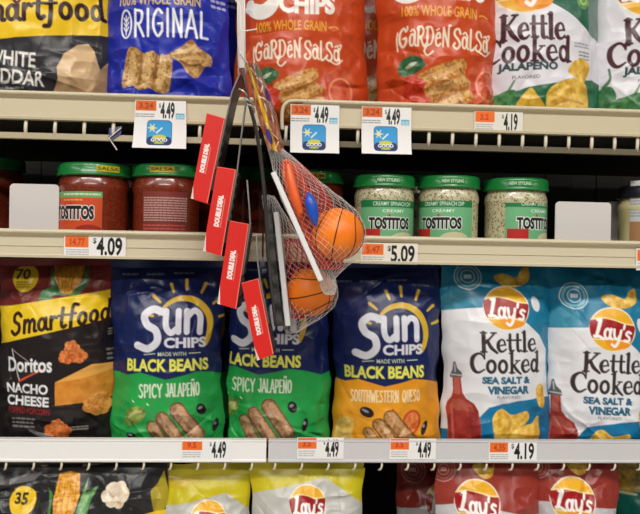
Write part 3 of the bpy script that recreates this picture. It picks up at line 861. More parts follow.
# ------------------------------------------------------------------ chip bags
def creases(X, Yv, w, h, rng, amp, n):
    """foil crinkle: long shallow folds, heavier towards the corners and the bottom"""
    H = np.zeros(X.shape)
    for k in range(n):
        if k % 3 == 0: cx, cy = rng.choice([0.06, .94]) * w, rng.uniform(.05, .98) * h
        elif k % 3 == 1: cx, cy = rng.uniform(.05, .95) * w, rng.choice([.05, .1, .84, .9, .95]) * h
        else: cx, cy = rng.uniform(0, 1) * w, rng.uniform(0, 1) * h
        a = rng.uniform(0, math.pi)
        L = rng.uniform(.1, .3) * w; wd = rng.uniform(2.5, 8.0)
        d = (X - cx) * math.cos(a) + (Yv - cy) * math.sin(a)
        e = -(X - cx) * math.sin(a) + (Yv - cy) * math.cos(a)
        d = d + .004 * e * e * rng.uniform(-1, 1)
        q = np.abs(d / wd)
        H += rng.uniform(-1, 1) * amp * np.exp(-q * 1.15) * np.exp(-(e / L) ** 2) * .8
    return H

BAGS = []
def bag(label, art_fn, x0, x1, ytop, Y, T, level, off=(0, 0), sc=1.0, rot=0.0, roll=0.0, amp=1.0, seed=1, seal=None, cell=.72, group=None, name='chip_bag', puff=1.0, lean=0.0, base=(60, 60, 60), pin=None, zoff=0.0):
    xc = (x0 + x1) / 2
    dz = DECK[level] + .0008
    lo, hi = -200.0, 1400.0
    for _ in range(50):
        md = (lo + hi) / 2
        if at(xc, md, Y)[2] > dz: lo = md
        else: hi = md
    y1 = lo
    s = mpp(xc, min(max((ytop + y1) / 2, 0), 514), Y)
    P = at(xc, y1, Y) + np.array([0, T, 0])
    P[2] = dz
    # the side seams lie farther back than the printed front, so the film is a little wider than its front face
    yc = min(max((ytop + y1) / 2, 0), 514)
    x0 = x0 + (at(x0, yc, Y + T)[0] - at(x0, yc, Y)[0]) / s - 2.5
    x1 = x1 + (at(x1, yc, Y + T)[0] - at(x1, yc, Y)[0]) / s + 2.5
    xo, xc = xc, (x0 + x1) / 2
    P[0] += (xc - xo) * s
    w, h = x1 - x0, y1 - ytop
    A = Art(x0, ytop, x1, y1, base, cell)
    px, py = pin if pin else (xo, y1)
    A.off(off[0], off[1], sc, math.radians(rot), px, py)
    art_fn(A)
    A.T = np.array([[1, 0, 0], [0, 1, 0]], float)
    rng = random.Random(seed * 77 + 5)
    ph = [rng.uniform(0, 6.28) for _ in range(6)]
    # side hem of the film: a slightly darker band would be painted shade, so the print simply runs to the edge
    def shape(X, Yp):
        u = np.clip((X - xc) / (w / 2), -1, 1); v = np.clip((Yp - ytop) / h, 0, 1)
        g = np.where(v < .42, np.sin(np.pi / 2 * np.clip(v / .42, 0, 1)) ** .85, np.where(v > .88, np.sqrt(np.clip(1 - ((v - .88) / .12) ** 2, 0, 1)), 1.0))
        prof = (1 - np.abs(u) ** 2.4) ** .85
        ed = 1.3 * np.sin(v * 9 + ph[0]) + .9 * np.sin(v * 21 + ph[1]) + .5 * np.sin(v * 43 + ph[4])
        ex = X - xc - np.sign(u) * np.abs(u) ** 4 * (1.6 + ed + 3.0 * np.sin(np.pi * np.clip(v, 0, 1)) * .4)
        # puckered hem at the sides
        return u, v, g, prof, ex
    rngc = random.Random(seed)
    cx_params = None
    def front(X, Yp):
        u, v, g, prof, ex = shape(X, Yp)
        H = creases(X - x0, Yp - ytop, w, h, random.Random(seed), amp * 3.0, 64)
        H += amp * 2.6 * (vnoise(X / 26.0, Yp / 34.0, seed) - .5) * 2
        H += amp * 1.0 * (vnoise(X / 9.0, Yp / 11.0, seed + 3) - .5) * 2
        wx = X + 7 * vnoise(X / 21.0, Yp / 21.0, seed + 8); wy = Yp + 7 * vnoise(X / 21.0, Yp / 21.0, seed + 9)
        rid = np.abs(vnoise(wx / 30.0, wy / 24.0, seed + 11) - .5) * 2 + .45 * np.abs(vnoise(wx / 13.0, wy / 12.0, seed + 12) - .5) * 2
        edge = .45 + .9 * np.clip(np.abs(u) ** 2 + np.clip((v - .62) / .3, 0, 1) + np.clip((.25 - v) / .2, 0, 1), 0, 1)
        H = (H - amp * 3.6 * rid) * edge
        H *= np.clip(g * prof * 2.2, 0, 1)
        y = -(T * puff * g * prof) - H * .001
        return np.stack([ex * s, y, (y1 - Yp) * s], -1)
    def back(X, Yp):
        u, v, g, prof, ex = shape(X, Yp)
        return np.stack([ex * s, T * .7 * g * prof, (y1 - Yp) * s], -1)
    root = thing(name, P, label, 'chip bag' if name == 'chip_bag' else 'popcorn bag', group, (lean, -ROLL + math.radians(roll), 0))
    sheet('pouch', A, front, FILM, root, back)
    # crimped seal along the top
    n = 64; rows = 9; hs = 13 * s
    V = []; Fc = []
    for sd in (0, 1):
        for j in range(rows):
            for i in range(n):
                u = -1 + 2 * i / (n - 1)
                ex = u * (w / 2) * (.985 - .012 * math.sin(j * 1.2 + ph[2]))
                wave = (.0035 * math.sin(u * 3.2 + ph[2]) + .0016 * math.sin(u * 8 + ph[3])) * (j / (rows - 1)) * amp
                V.append((ex * s, wave + (.0003 if sd else -.0003) + .00045 * (1 if j % 2 else -1), (h * s) - .001 + hs * j / (rows - 1) + .0012 * math.sin(u * 5 + ph[4]) * (j / (rows - 1))))
    for sd in (0, 1):
        q = grid_faces(n, rows, sd * n * rows, sd == 0)
        Fc += [tuple(int(t) for t in f) for f in q]
    c = seal if seal else base
    mesh_obj('top_seal', V, Fc, seal_mat(c), root, smooth=True)
    BAGS.append(root)
    return root

_sm = {}
def seal_mat(c):
    if c not in _sm: _sm[c] = mat('seal_film', c, .36, spec=.45)
    return _sm[c]

G1 = 'chip and popcorn bags on the top shelf'
bag('black and yellow white cheddar popcorn bag on the top shelf', art_white_cheddar, -52, 110, -150, .018, .036, 'top', name='popcorn_bag', seed=3, amp=1.1, base=(52, 51, 54), group=G1)
bag('royal blue chip bag marked ORIGINAL beside the popcorn on the top shelf', art_original, 107, 229, -112, .02, .034, 'top', seed=4, amp=1.2, base=(30, 44, 164), group=G1)
bag('second blue chip bag in the shade behind the front ORIGINAL bag', art_original, 122, 240, -108, .10, .032, 'top', off=(14, 0), seed=14, amp=1.2, base=(30, 44, 164), group=G1)
bag('red garden salsa chip bag behind the hanging clear strip', art_garden_salsa, 236, 366, -116, .022, .046, 'top', seed=5, amp=1.1, base=(200, 74, 32), group=G1, pin=(300, 60))
bag('red garden salsa chip bag between the other red bag and the white jalapeño bag', art_garden_salsa, 376, 502, -116, .02, .044, 'top', off=(149, -12), sc=1.08, seed=6, amp=1.4, base=(200, 74, 32), group=G1, pin=(298, 50), rot=2)
bag('red chip bag in the shade behind the gap between the two front red bags', art_garden_salsa, 318, 432, -112, .125, .034, 'top', off=(80, 0), seed=25, amp=1.1, base=(200, 74, 32), group=G1, pin=(300, 60))
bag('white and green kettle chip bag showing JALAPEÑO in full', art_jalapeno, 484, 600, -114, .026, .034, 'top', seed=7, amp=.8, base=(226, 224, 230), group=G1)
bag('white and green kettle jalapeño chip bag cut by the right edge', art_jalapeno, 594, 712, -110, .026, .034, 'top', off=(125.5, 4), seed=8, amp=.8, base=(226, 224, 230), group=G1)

G2 = 'chip and popcorn bags on the shelf below the jars'
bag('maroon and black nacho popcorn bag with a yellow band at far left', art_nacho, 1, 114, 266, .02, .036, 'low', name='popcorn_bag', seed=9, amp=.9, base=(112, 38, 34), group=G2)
bag('navy and green black bean chip bag next to the nacho popcorn bag', art_spicy, 113, 222, 268, .018, .034, 'low', seed=10, amp=1.0, base=(22, 34, 84), group=G2)
bag('navy and green chip bag standing hidden behind the front green one', art_spicy, 122, 238, 270, .095, .03, 'low', off=(12, -2), seed=12, amp=1.0, base=(22, 34, 84), group=G2)
bag('navy and green black bean chip bag partly behind the lowest red box', art_spicy, 229, 329, 268, .022, .034, 'low', off=(93, -4), seed=11, amp=1.4, base=(22, 34, 84), group=G2, pin=(180, 380), rot=1.5)
bag('navy and orange black bean chip bag with QUESO lettering', art_queso, 333, 439, 268, .02, .034, 'low', off=(219, 7), seed=13, amp=.8, base=(22, 34, 84), group=G2)
bag('teal and white kettle sea salt and vinegar bag beside the orange bag', art_vinegar, 441, 550, 266, .022, .034, 'low', seed=15, amp=.8, base=(28, 122, 158), group=G2)
bag('teal and white kettle sea salt and vinegar bag cut by the right edge', art_vinegar, 546, 658, 266, .022, .034, 'low', off=(103, 20), seed=16, amp=.9, base=(28, 122, 158), group=G2, pin=(490, 350), rot=2.5)

G3 = 'bags on the lowest shelf'
bag('black popcorn bag with corn cob print below the white-fronted shelf', art_popcorn_dark, -30, 166, 474, -.024, .045, 'base', off=(0, 3), name='popcorn_bag', seed=17, amp=1.6, base=(38, 38, 40), group=G3)
bag('left of the two yellow potato chip bags on the lowest shelf', art_classic, 156, 250, 484, -.014, .04, 'base', off=(0, 6), seed=18, amp=1.2, base=(198, 184, 28), group=G3)
bag('yellow potato chip bag with a folded up corner, beside the dark gap', art_classic, 252, 362, 478, -.018, .04, 'base', off=(102.5, -10), seed=19, amp=1.2, base=(198, 184, 28), group=G3)
bag('dull red chip bag half covered by another, right of the dark gap', art_barbecue, 396, 474, 462, .085, .036, 'base', off=(-32, 2), seed=20, amp=1.0, base=(150, 54, 44), group=G3)
bag('dull red chip bag with a ring stamp left of its yellow logo', art_barbecue, 436, 538, 470, -.014, .038, 'base', off=(0, 3), seed=21, amp=1.0, base=(150, 54, 44), group=G3)
bag('dull red chip bag on the lowest shelf beside the teal bag', art_barbecue, 534, 618, 468, -.01, .038, 'base', off=(97.5, 0), seed=22, amp=1.1, base=(150, 54, 44), group=G3)
bag('teal chip bag with tortilla chip print at the lower right corner', art_teal, 615, 706, 460, .07, .04, 'base', off=(0, 2), seed=23, amp=1.0, base=(30, 112, 100), group=G3)

# ------------------------------------------------------------------ jars
def speck_mat(name, base, dark, light, rough=.25, coat=.6):
    m = mat(name, base, rough, coat=coat)
    n, l = m.node_tree.nodes, m.node_tree.links
    b = n['Principled BSDF']; tc = n['Texture Coordinate']
    v = n.new('ShaderNodeTexVoronoi'); v.inputs['Scale'].default_value = 560
    nz = n.new('ShaderNodeTexNoise'); nz.inputs['Scale'].default_value = 320; nz.inputs['Detail'].default_value = 6
    l.new(tc.outputs['Object'], v.inputs['Vector']); l.new(tc.outputs['Object'], nz.inputs['Vector'])
    r1 = n.new('ShaderNodeValToRGB'); r1.color_ramp.elements[0].color = (*lin(base), 1); r1.color_ramp.elements[1].color = (*lin(light), 1)
    r1.color_ramp.elements[0].position = .42; r1.color_ramp.elements[1].position = .6
    l.new(nz.outputs['Fac'], r1.inputs['Fac'])
    r2 = n.new('ShaderNodeValToRGB'); r2.color_ramp.elements[0].position = .12; r2.color_ramp.elements[1].position = .24
    r2.color_ramp.elements[0].color = (1, 1, 1, 1); r2.color_ramp.elements[1].color = (0, 0, 0, 1)
    sp = n.new('ShaderNodeSeparateColor'); l.new(v.outputs['Color'], sp.inputs['Color'])
    l.new(sp.outputs['Red'], r2.inputs['Fac'])
    mx = n.new('ShaderNodeMix'); mx.data_type = 'RGBA'
    l.new(r2.outputs['Color'], mx.inputs['Factor']); l.new(r1.outputs['Color'], mx.inputs['A']); mx.inputs['B'].default_value = (*lin(dark), 1)
    l.new(mx.outputs['Result'], b.inputs['Base Color'])
    return m

salsa = speck_mat('salsa', (116, 42, 22), (102, 36, 18), (130, 52, 28))
dip = speck_mat('creamy_dip', (188, 180, 144), (128, 122, 84), (206, 198, 164))
cream_dip = mat('pale_dip', (214, 204, 150), .25, coat=.6)
lid_green = mat('green_lid_enamel', (24, 120, 54), .3, coat=.3)
lid_dark = mat('dark_lid_enamel', (28, 28, 34), .3, coat=.3)

def tostitos(A, x0, y0, h, w, col=(30, 26, 28)):
    A.text('TOSTITOS', x0, y0, x0 + w, y0 + h, (244, 244, 240), bold=.12)
    A.text('TOSTITOS', x0 + .6, y0 + .6, x0 + w - .6, y0 + h - .6, col, bold=.06)
    A.ell(x0 + w * .47, y0 - 1.2, 1.3, 1.3, (206, 40, 40))

def lab_salsa(A):
    A.rect(-60, -30, 60, 60, (204, 78, 36))
    A.rect(-60, -20, 60, -5, (112, 168, 96)); fine(A, -34, -9.8, 6, -6.5, (232, 236, 220), 1)
    fine(A, -34, -4.4, -12, -1, (226, 170, 90), 1)
    
    tostitos(A, -47, 2, 15, 48)
    A.rect(-40, 21, 60, 40, (206, 84, 40)); A.ell(-5, 28, 15, 7, (160, 36, 24))

def lab_back(A):
    A.rect(-40, -40, 60, 60, (126, 52, 46))
    fine(A, -24, -6, 24, 18, (206, 176, 166), 10, 4, .75)
    A.rect(-28, -4, -26, 40, (206, 196, 186))
    fine(A, -24, 20, 20, 30, (206, 90, 76), 3)

def lab_dip(A):
    A.rect(-60, -30, 60, 60, (110, 178, 128))
    A.rect(-60, -30, 60, 4, (30, 120, 66)); A.text('CREAMY SPINACH DIP', -20, -1.4, 24, 2.6, (206, 226, 206), bold=.01)
    A.text('CREAMY', -10, 6, 14, 9, (220, 240, 220), bold=.01)
    tostitos(A, -25, 13, 13, 47)
    A.rect(-34, 25, -12, 50, (186, 40, 36)); A.ell(14, 34, 15, 6, (206, 198, 160))

def lab_pale(A):
    A.rect(-60, -40, 60, 60, (206, 206, 206)); fine(A, -22, -18, 30, 14, (150, 150, 156), 11, 8, .8)
    A.rect(-60, 18, 60, 60, (176, 130, 90))

def jar(label, xc, ylid, rpx, Y, content, lidm, lab=None, lab_y=None, lab_a=(-60, 30), lid_h=12, text=None, level='mid', turn=0.0, group=None, lidlab=None):
    """Y = depth of the jar's axis"""
    s = mpp(xc, 200, Y)
    R = rpx * s
    ztop = float(at(xc, ylid + 3.2, Y)[2]); z0 = DECK[level] + .0006
    P = at(xc, 200, Y); P[2] = z0
    H = ztop - z0
    lh = lid_h * s
    root = thing('jar', P, label, 'jar', group)
    hb = H - lh
    prof = [(R * .84, 0), (R * .92, .0015), (R * .955, .006), (R * .955, hb * .1), (R * .93, hb * .14), (R * .93, hb * .785), (R * .95, hb * .82), (R * .955, hb * .86), (R * .94, hb * .9), (R * .9, hb * .965), (R * .87, hb * 1.0), (R * .87, hb + .003)]
    MB().lathe(prof, 56).build('jar_body', content, root, smooth=True)
    b = MB().lathe([(R * .95, hb - .0005), (R * .995, hb), (R * .995, hb + lh * .12), (R * .975, hb + lh * .18), (R * .975, hb + lh * .7), (R * .965, hb + lh * .86), (R * .935, hb + lh * .96), (R * .88, hb + lh), (R * .86, hb + lh), (R * .84, hb + lh * .93), (R * .3, hb + lh * .93)], 56)
    ld = b.build('lid', lidm, root, smooth=True)
    # the camera sees the jar along this bearing
    brg = math.atan2(CAM[0] - P[0], -(CAM[1] - P[1]))
    if lab is not None:
        a0, a1 = math.radians(lab_a[0]), math.radians(lab_a[1])
        yl0, yl1 = lab_y
        A = Art(a0 * rpx, yl0, a1 * rpx, yl1, (200, 200, 200), .4)
        A.T = np.array([[1, 0, 0], [0, 1, -0.0]], float)
        lab(A)
        zl = z0
        zr = float(at(xc, 205, Y)[2]) - z0
        Rl = R * .93 + .0007
        def fn(X, Yp):
            th = X / rpx + brg + math.radians(turn)
            return np.stack([Rl * np.sin(th), -Rl * np.cos(th), zr - Yp * s], -1)
        sheet('paper_label', A, fn, CARD, root)
    if lidlab:
        A = Art(-12, -3, 12, 3, lidlab[2], .4)
        A.text(lidlab[0], -11, -1.6, 11, 1.6, lidlab[1], bold=.02)
        Rr = R * .975 + .0004
        a = math.radians(lidlab[3])
        def fl(X, Yp):
            th = X / rpx + brg + a
            return np.stack([Rr * np.sin(th), -Rr * np.cos(th), hb + lh * .5 - Yp * s], -1)
        sheet('lid_print', A, fl, CARD, ld)
    return root

G4 = 'jars on the middle shelf'
def salsa_jar(label, xc, yl, r, Y, front=True, back=False, ll=None):
    return jar(label, xc, yl, r, Y, salsa, lid_green, lab_salsa if front else (lab_back if back else None), (-11, 40), (-76, 13) if front else (-42, 36), lidlab=ll, group=G4)
yel = ('SALSA', (40, 40, 24), (196, 178, 40), 22)
salsa_jar('red salsa jar with its orange front label half turned, left of the other', 94, 162.5, 36.5, .055, ll=yel)
salsa_jar('red salsa jar showing its brown back label, beside the red hanging boxes', 166.5, 163.5, 35, .056, front=False, back=True, ll=('SALSA', (40, 40, 24), (196, 178, 40), -8))
salsa_jar('red salsa jar in deep shade at the left edge behind the white divider', -6, 156, 30, .15, front=False)
salsa_jar('red salsa jar standing in the second row behind the two front salsa jars', 128, 165.5, 31, .155, front=False)
salsa_jar('green-lidded salsa jar behind the red hanging boxes', 222, 165, 31, .2, front=False)
salsa_jar('red salsa jar between the netted ball and the first dip jar', 314, 169.5, 31, .085, front=False, ll=('MEDIUM', (40, 40, 24), (176, 158, 40), -2))
salsa_jar('red salsa jar in the shade behind the dark hanging cards', 266, 168, 29, .22, front=False)
def dip_jar(label, xc, yl, r, Y, lab=True, a=(-52, 60), t=0, ll=True):
    return jar(label, xc, yl, r, Y, dip, lid_green, lab_dip if lab else None, (-3, 40), a, turn=t, group=G4, lidlab=('NEW STYLING', (206, 226, 200), (24, 120, 54), 8) if ll else None)
dip_jar('speckled dip jar nearest the netted ball', 384, 173.5, 31.5, .05, a=(-64, 64), t=16)
dip_jar('speckled dip jar in the middle of the three green-lidded dips', 448.5, 174.5, 31.5, .05, a=(-64, 62), t=-13)
dip_jar('speckled dip jar nearest the white divider cards', 515.5, 177, 32.5, .05, a=(-64, 50), t=46)
dip_jar('dip jar in the second row behind the front dip jars', 418, 172, 28, .145, False, ll=False)
jar('pale cream dip jar with a dark lid at the right edge', 652, 184, 34, .055, cream_dip, lid_dark, lab_pale, (-22, 40), (-38, 60), group=G4)

# ------------------------------------------------------------------ shelf divider cards
plast = mat('white_divider_plastic', (214, 208, 205), .35)
def divider(label, x0, x1, y0, Y):
    P = at((x0 + x1) / 2, 230, Y); s = mpp((x0 + x1) / 2, 220, Y)
    z0 = DECK['mid'] + .0006
    zt = float(at((x0 + x1) / 2, y0, Y)[2])
    P[2] = z0
    root = thing('shelf_divider', P, label, 'divider', 'white shelf dividers', (0, -ROLL * .0, 0))
    hw = (x1 - x0) / 2 * s; h = zt - z0; r = min(.005, hw * .6)
    pts = [(-hw, 0), (hw, 0)]
    for cx, a0 in ((hw - r, 0), (-hw + r, 90)):
        for k in range(7):
            a = math.radians(a0 + 15 * k); pts.append((cx + r * math.cos(a), h - r + r * math.sin(a)))
    n = len(pts)
    V = [(x, 0, z) for x, z in pts] + [(x, .0016, z) for x, z in pts]
    Fc = [tuple(range(n)), tuple(range(2 * n - 1, n - 1, -1))] + [(i, n + i, n + (i + 1) % n, (i + 1) % n) for i in range(n)]
    mesh_obj('plate', V, Fc, plast, root)
    MB().box(-hw, hw, .0018, .03, 0, .0015).build('foot', plast, root)
    return root
divider('white plastic divider plate left of the first salsa jar', 9.5, 58, 184, .032)
divider('white plastic divider plate right of the dip jars, wider one', 554.5, 611.5, 202, .03)
divider('white plastic divider plate close against the pale cream jar', 606, 626, 201.5, .105)

# ------------------------------------------------------------------ price tags
def small_tag(A, x0, y0, x1, y1, price, was, big=True):
    """orange block at the left, fine print below, price at the right"""
    w, h = x1 - x0, y1 - y0
    A.rect(x0 + .02 * w, y0 + .06 * h, x0 + .40 * w, y0 + .58 * h, (232, 112, 42))
    A.text(was, x0 + .1 * w, y0 + .16 * h, x0 + .34 * w, y0 + .5 * h, (190, 60, 34), bold=.03)
    fine(A, x0 + .04 * w, y0 + .64 * h, x0 + .4 * w, y0 + .94 * h, (110, 106, 104), 3, int(x0) + 2, .6)
    A.text('$', x0 + .47 * w, y0 + .14 * h, x0 + .53 * w, y0 + .42 * h, (24, 24, 24), bold=.02)
    A.text(price, x0 + .53 * w, y0 + .1 * h, x0 + .95 * w, y0 + .94 * h, (22, 22, 22), bold=.03)

def narrow_tag(A, x0, y0, x1, y1, price, was):
    w, h = x1 - x0, y1 - y0
    A.rect(x0 + .02 * w, y0 + .02 * h, x0 + .42 * w, y0 + .54 * h, (236, 112, 40))
    A.text(was, x0 + .12 * w, y0 + .14 * h, x0 + .3 * w, y0 + .44 * h, (196, 52, 40), bold=.03)
    fine(A, x0 + .04 * w, y0 + .6 * h, x0 + .38 * w, y0 + .92 * h, (120, 118, 120), 3, int(x0) + 2, .55)
    A.text('$', x0 + .57 * w, y0 + .14 * h, x0 + .61 * w, y0 + .36 * h, (30, 30, 30), bold=.02)
    A.text(price, x0 + .61 * w, y0 + .08 * h, x0 + .9 * w, y0 + .95 * h, (30, 30, 30), bold=.035)

def paper(label, x0, y0, x1, y1, Y, draw, name='price_tag', cat='price tag', group=None, rot=-ROLL * .0, curl=0.0, trapez=0.0, base=(236, 234, 232), yaw=0.0):
    """rectangular card given by its photo box before tilt"""
    xc, yc = (x0 + x1) / 2, (y0 + y1) / 2
    P = at(xc, yc, Y); s = mpp(xc, yc, Y)
    A = Art(x0, y0, x1, y1, base, .4)
    draw(A, x0, y0, x1, y1)
    h = y1 - y0
    def fn(X, Yp):
        v = (Yp - y0) / h
        x = (X - xc) + trapez * (v - .5) * (1 - 2 * (X - x0) / (x1 - x0)) * .5
        return np.stack([x * s, -curl * np.maximum(v - .45, 0) ** 2 + .0006 * np.sin((X - x0) * .12) * v * (1 if curl else 0), (yc - Yp) * s], -1)
    def bk(X, Yp):
        q = fn(X, Yp); q[..., 1] += .0004; return q
    o = sheet(name, A, fn, PAPER, None, bk, loc=P)
    o.rotation_euler = (0, rot, yaw)
    return tag(o, label, cat, group)

def hang_tag(A, x0, y0, x1, y1):
    w, h = x1 - x0, y1 - y0
    A.rect(x0 + .015 * w, y0 + .01 * h, x0 + .42 * w, y0 + .22 * h, (216, 104, 44))
    A.text('3.24', x0 + .08 * w, y0 + .05 * h, x0 + .36 * w, y0 + .18 * h, (168, 62, 30), bold=.03)
    fine(A, x0 + .02 * w, y0 + .27 * h, x0 + .38 * w, y0 + .36 * h, (80, 80, 84), 2, int(x0), .7)
    A.text('$', x0 + .47 * w, y0 + .06 * h, x0 + .51 * w, y0 + .16 * h, (40, 40, 40), bold=.02)
    A.text('4.49', x0 + .50 * w, y0 + .03 * h, x0 + .78 * w, y0 + .38 * h, (46, 46, 46), bold=.04)
    A.rect(x0 + .8 * w, y0 + .26 * h, x0 + .97 * w, y0 + .38 * h, (96, 176, 206)); fine(A, x0 + .82 * w, y0 + .29 * h, x0 + .95 * w, y0 + .37 * h, (230, 240, 244), 2)
    # rounded picture badge: sky, sun, hill, wordmark
    bx0, bx1, by0, by1 = x0 + .26 * w, x0 + .72 * w, y0 + .42 * h, y0 + .93 * h
    def rr(a, b, c, d, r, col):
        p = []
        for cx, cy, q in ((c - r, b + r, -90), (c - r, d - r, 0), (a + r, d - r, 90), (a + r, b + r, 180)):
            p += [(cx + r * math.cos(math.radians(q + 18 * k)), cy + r * math.sin(math.radians(q + 18 * k))) for k in range(6)]
        A.poly(p, col)
    rr(bx0 - .6, by0 - .6, bx1 + .6, by1 + .6, 4, (32, 62, 110))
    rr(bx0, by0, bx1, by1, 3.5, (58, 156, 214))
    bw, bh = bx1 - bx0, by1 - by0
    rr(bx0, by0 + bh * .66, bx1, by1, 3.5, (30, 52, 104))
    A.ell(bx0 + bw * .5, by0 + bh * .68, bw * .28, bh * .1, (206, 200, 60))
    A.ell(bx0 + bw * .2, by0 + bh * .3, 2.4, 2.4, (230, 224, 150))
    for k in range(6):
        a = k * 1.047
        A.stroke([(bx0 + bw * .2 + 2.6 * math.cos(a), by0 + bh * .3 + 2.6 * math.sin(a)), (bx0 + bw * .2 + 4.2 * math.cos(a), by0 + bh * .3 + 4.2 * math.sin(a))], .8, (230, 234, 210), smooth=False)
    A.stroke([(bx0 + bw * .38, by0 + bh * .5), (bx0 + bw * .6, by0 + bh * .3)], 1.4, (220, 236, 240))
    A.ell(bx0 + bw * .5, by0 + bh * .92, bw * .22, bh * .04, (180, 196, 60))
    A.text('GOOD', bx0 + bw * .16, by0 + bh * .72, bx0 + bw * .84, by0 + bh * .87, (232, 236, 240), bold=.03)

TG = 'shelf price tags'
HT = 'hanging price tags with a blue badge'
RT = -.003
paper('hanging price tag with a blue GOOD badge under the blue chip bag', 134.5, 100.5, 186, 148.8, -.0017, hang_tag, group=HT, trapez=-3, curl=.02, rot=0)
paper('hanging price tag with a blue GOOD badge at the rounded rail end', 290.4, 104.8, 339, 153.6, -.0017, hang_tag, group=HT, curl=.02, rot=RT)
paper('hanging price tag with a blue GOOD badge under the second red chip bag', 361.4, 107, 411, 154.6, -.0017, hang_tag, group=HT, curl=.02, rot=RT)
TY = -.0004
ptag = lambda f, p, w: (lambda A, a, b, c, d: f(A, a, b, c, d, p, w))
paper('price tag reading 4.19 below the jalapeño kettle chips', 474, 111.6, 523, 132, TY, ptag(narrow_tag, '4.19', '3.2'), group=TG, base=(226, 222, 212))
paper('price tag reading 4.09 below the salsa jars', 64.5, 235, 125, 257, TY, ptag(small_tag, '4.09', '14.77'), group=TG)
paper('price tag reading 5.09 below the dip jars', 360.5, 243, 418, 264, TY, ptag(small_tag, '5.09', '5.47'), group=TG, base=(230, 224, 212))
paper('price tag cut off at the right end of the middle shelf', 635.5, 249, 692, 270.5, TY, ptag(small_tag, '5.49', '5.4'), group=TG)
paper('price tag reading 4.49 on the white-fronted shelf', 181.5, 439.4, 231, 459.6, TY - .0006, ptag(narrow_tag, '4.49', '9.5'), group=TG, base=(236, 236, 236))
paper('price tag reading 4.49 below the partly covered green chip bag', 297, 437.6, 343.5, 458.6, TY - .0006, ptag(narrow_tag, '4.49', '3.5'), group=TG)
paper('price tag reading 4.49 below the orange chip bag', 389.5, 438.6, 436, 459.4, TY - .0006, ptag(narrow_tag, '4.49', '3.5'), group=TG)
paper('price tag reading 4.19 below the sea salt and vinegar bag', 488.5, 441, 537, 461, TY - .0006, ptag(small_tag, '4.19', '4.35'), group=TG)
# ------------------------------------------------------------------ things hanging on the clip strip
def loc_mb(b, root):
    L = np.array(root.location)
    b.v = [tuple(np.asarray(p) - L) for p in b.v]
    return b

strip_m = mat('frosted_strip_plastic', (222, 216, 210), .3, alpha=.8)
wire_m = mat('clear_plastic_edge', (226, 220, 214), .25)
steel = mat('grey_steel', (206, 204, 200), .3, metal=.6)
dark_edge = mat('grey_card_edge', (128, 124, 120), .5)
black_card = mat('black_card', (30, 28, 28), .45)
red_card = mat('red_box_card', (214, 38, 28), .4)

YS = -.062
root = thing('clip_strip', at(240, 30, YS), 'narrow frosted clip strip hanging down in front of the red chip bag', 'clip strip')
mb = MB()
pts = [at(240.5, -40, YS), at(241, 0, YS), at(241.2, 40, YS), at(242, 68, YS)]
for a, b_ in zip(pts[:-1], pts[1:]): pass
w_ = .0034
V = []; Fc = []
for p in pts:
    for sx, sy in ((-1, -1), (1, -1), (1, 1), (-1, 1)): V.append(p + np.array([sx * w_, sy * .0005, 0]))
for i in range(len(pts) - 1):
    for k in range(4): Fc.append((4 * i + k, 4 * i + (k + 1) % 4, 4 * i + 4 + (k + 1) % 4, 4 * i + 4 + k))
Fc += [(3, 2, 1, 0), tuple(4 * (len(pts) - 1) + k for k in range(4))]
loc_mb(MB().add(V, Fc), root).build('strip', strip_m, root)
for x0 in (237.6, 244.4):
    loc_mb(MB().tube([at(x0, -40, YS - .0006), at(x0 + .3, 30, YS - .0006), at(x0 + 1, 74, YS - .0006)], .0008, 6), root).build('edge_bead', wire_m, root, smooth=True)
loc_mb(MB().tube(catmull([at(232.5, -8, YS), at(236, 1, YS), at(240, 5, YS), at(240.8, 18, YS), at(241.2, 30, YS), at(249, 30.4, YS), at(257, 29, YS)]), .0008, 6), root).build('price_pocket_edge', wire_m, root, smooth=True)
loc_mb(MB().tube([at(240, 52, YS - .002), at(248, 64, YS - .002)], .0007, 6), root).build('tie', wire_m, root, smooth=True)
# long grey stem the packets clip to
stem = [at(242, 68, YS), at(248, 98, YS), at(258, 140, YS + .004), at(265, 200, YS + .012), at(269, 262, YS + .014), at(276, 326, YS + .014)]
loc_mb(MB().tube(catmull(stem), [.0016, .0020, .0022, .0020], 8), root).build('stem', mat('dark_stem', (74, 70, 66), .4), root, smooth=True)
for (x, y) in ((243, 92), (248, 101), (251, 107)):
    c = loc_mb(MB().tube(catmull([at(x - 4, y - 3, YS - .012), at(x, y - 1, YS - .014), at(x + 3, y + 2, YS - .012), at(x + 3, y + 6, YS - .008)]), .0011, 6), root).build('clip', steel, root, smooth=True)

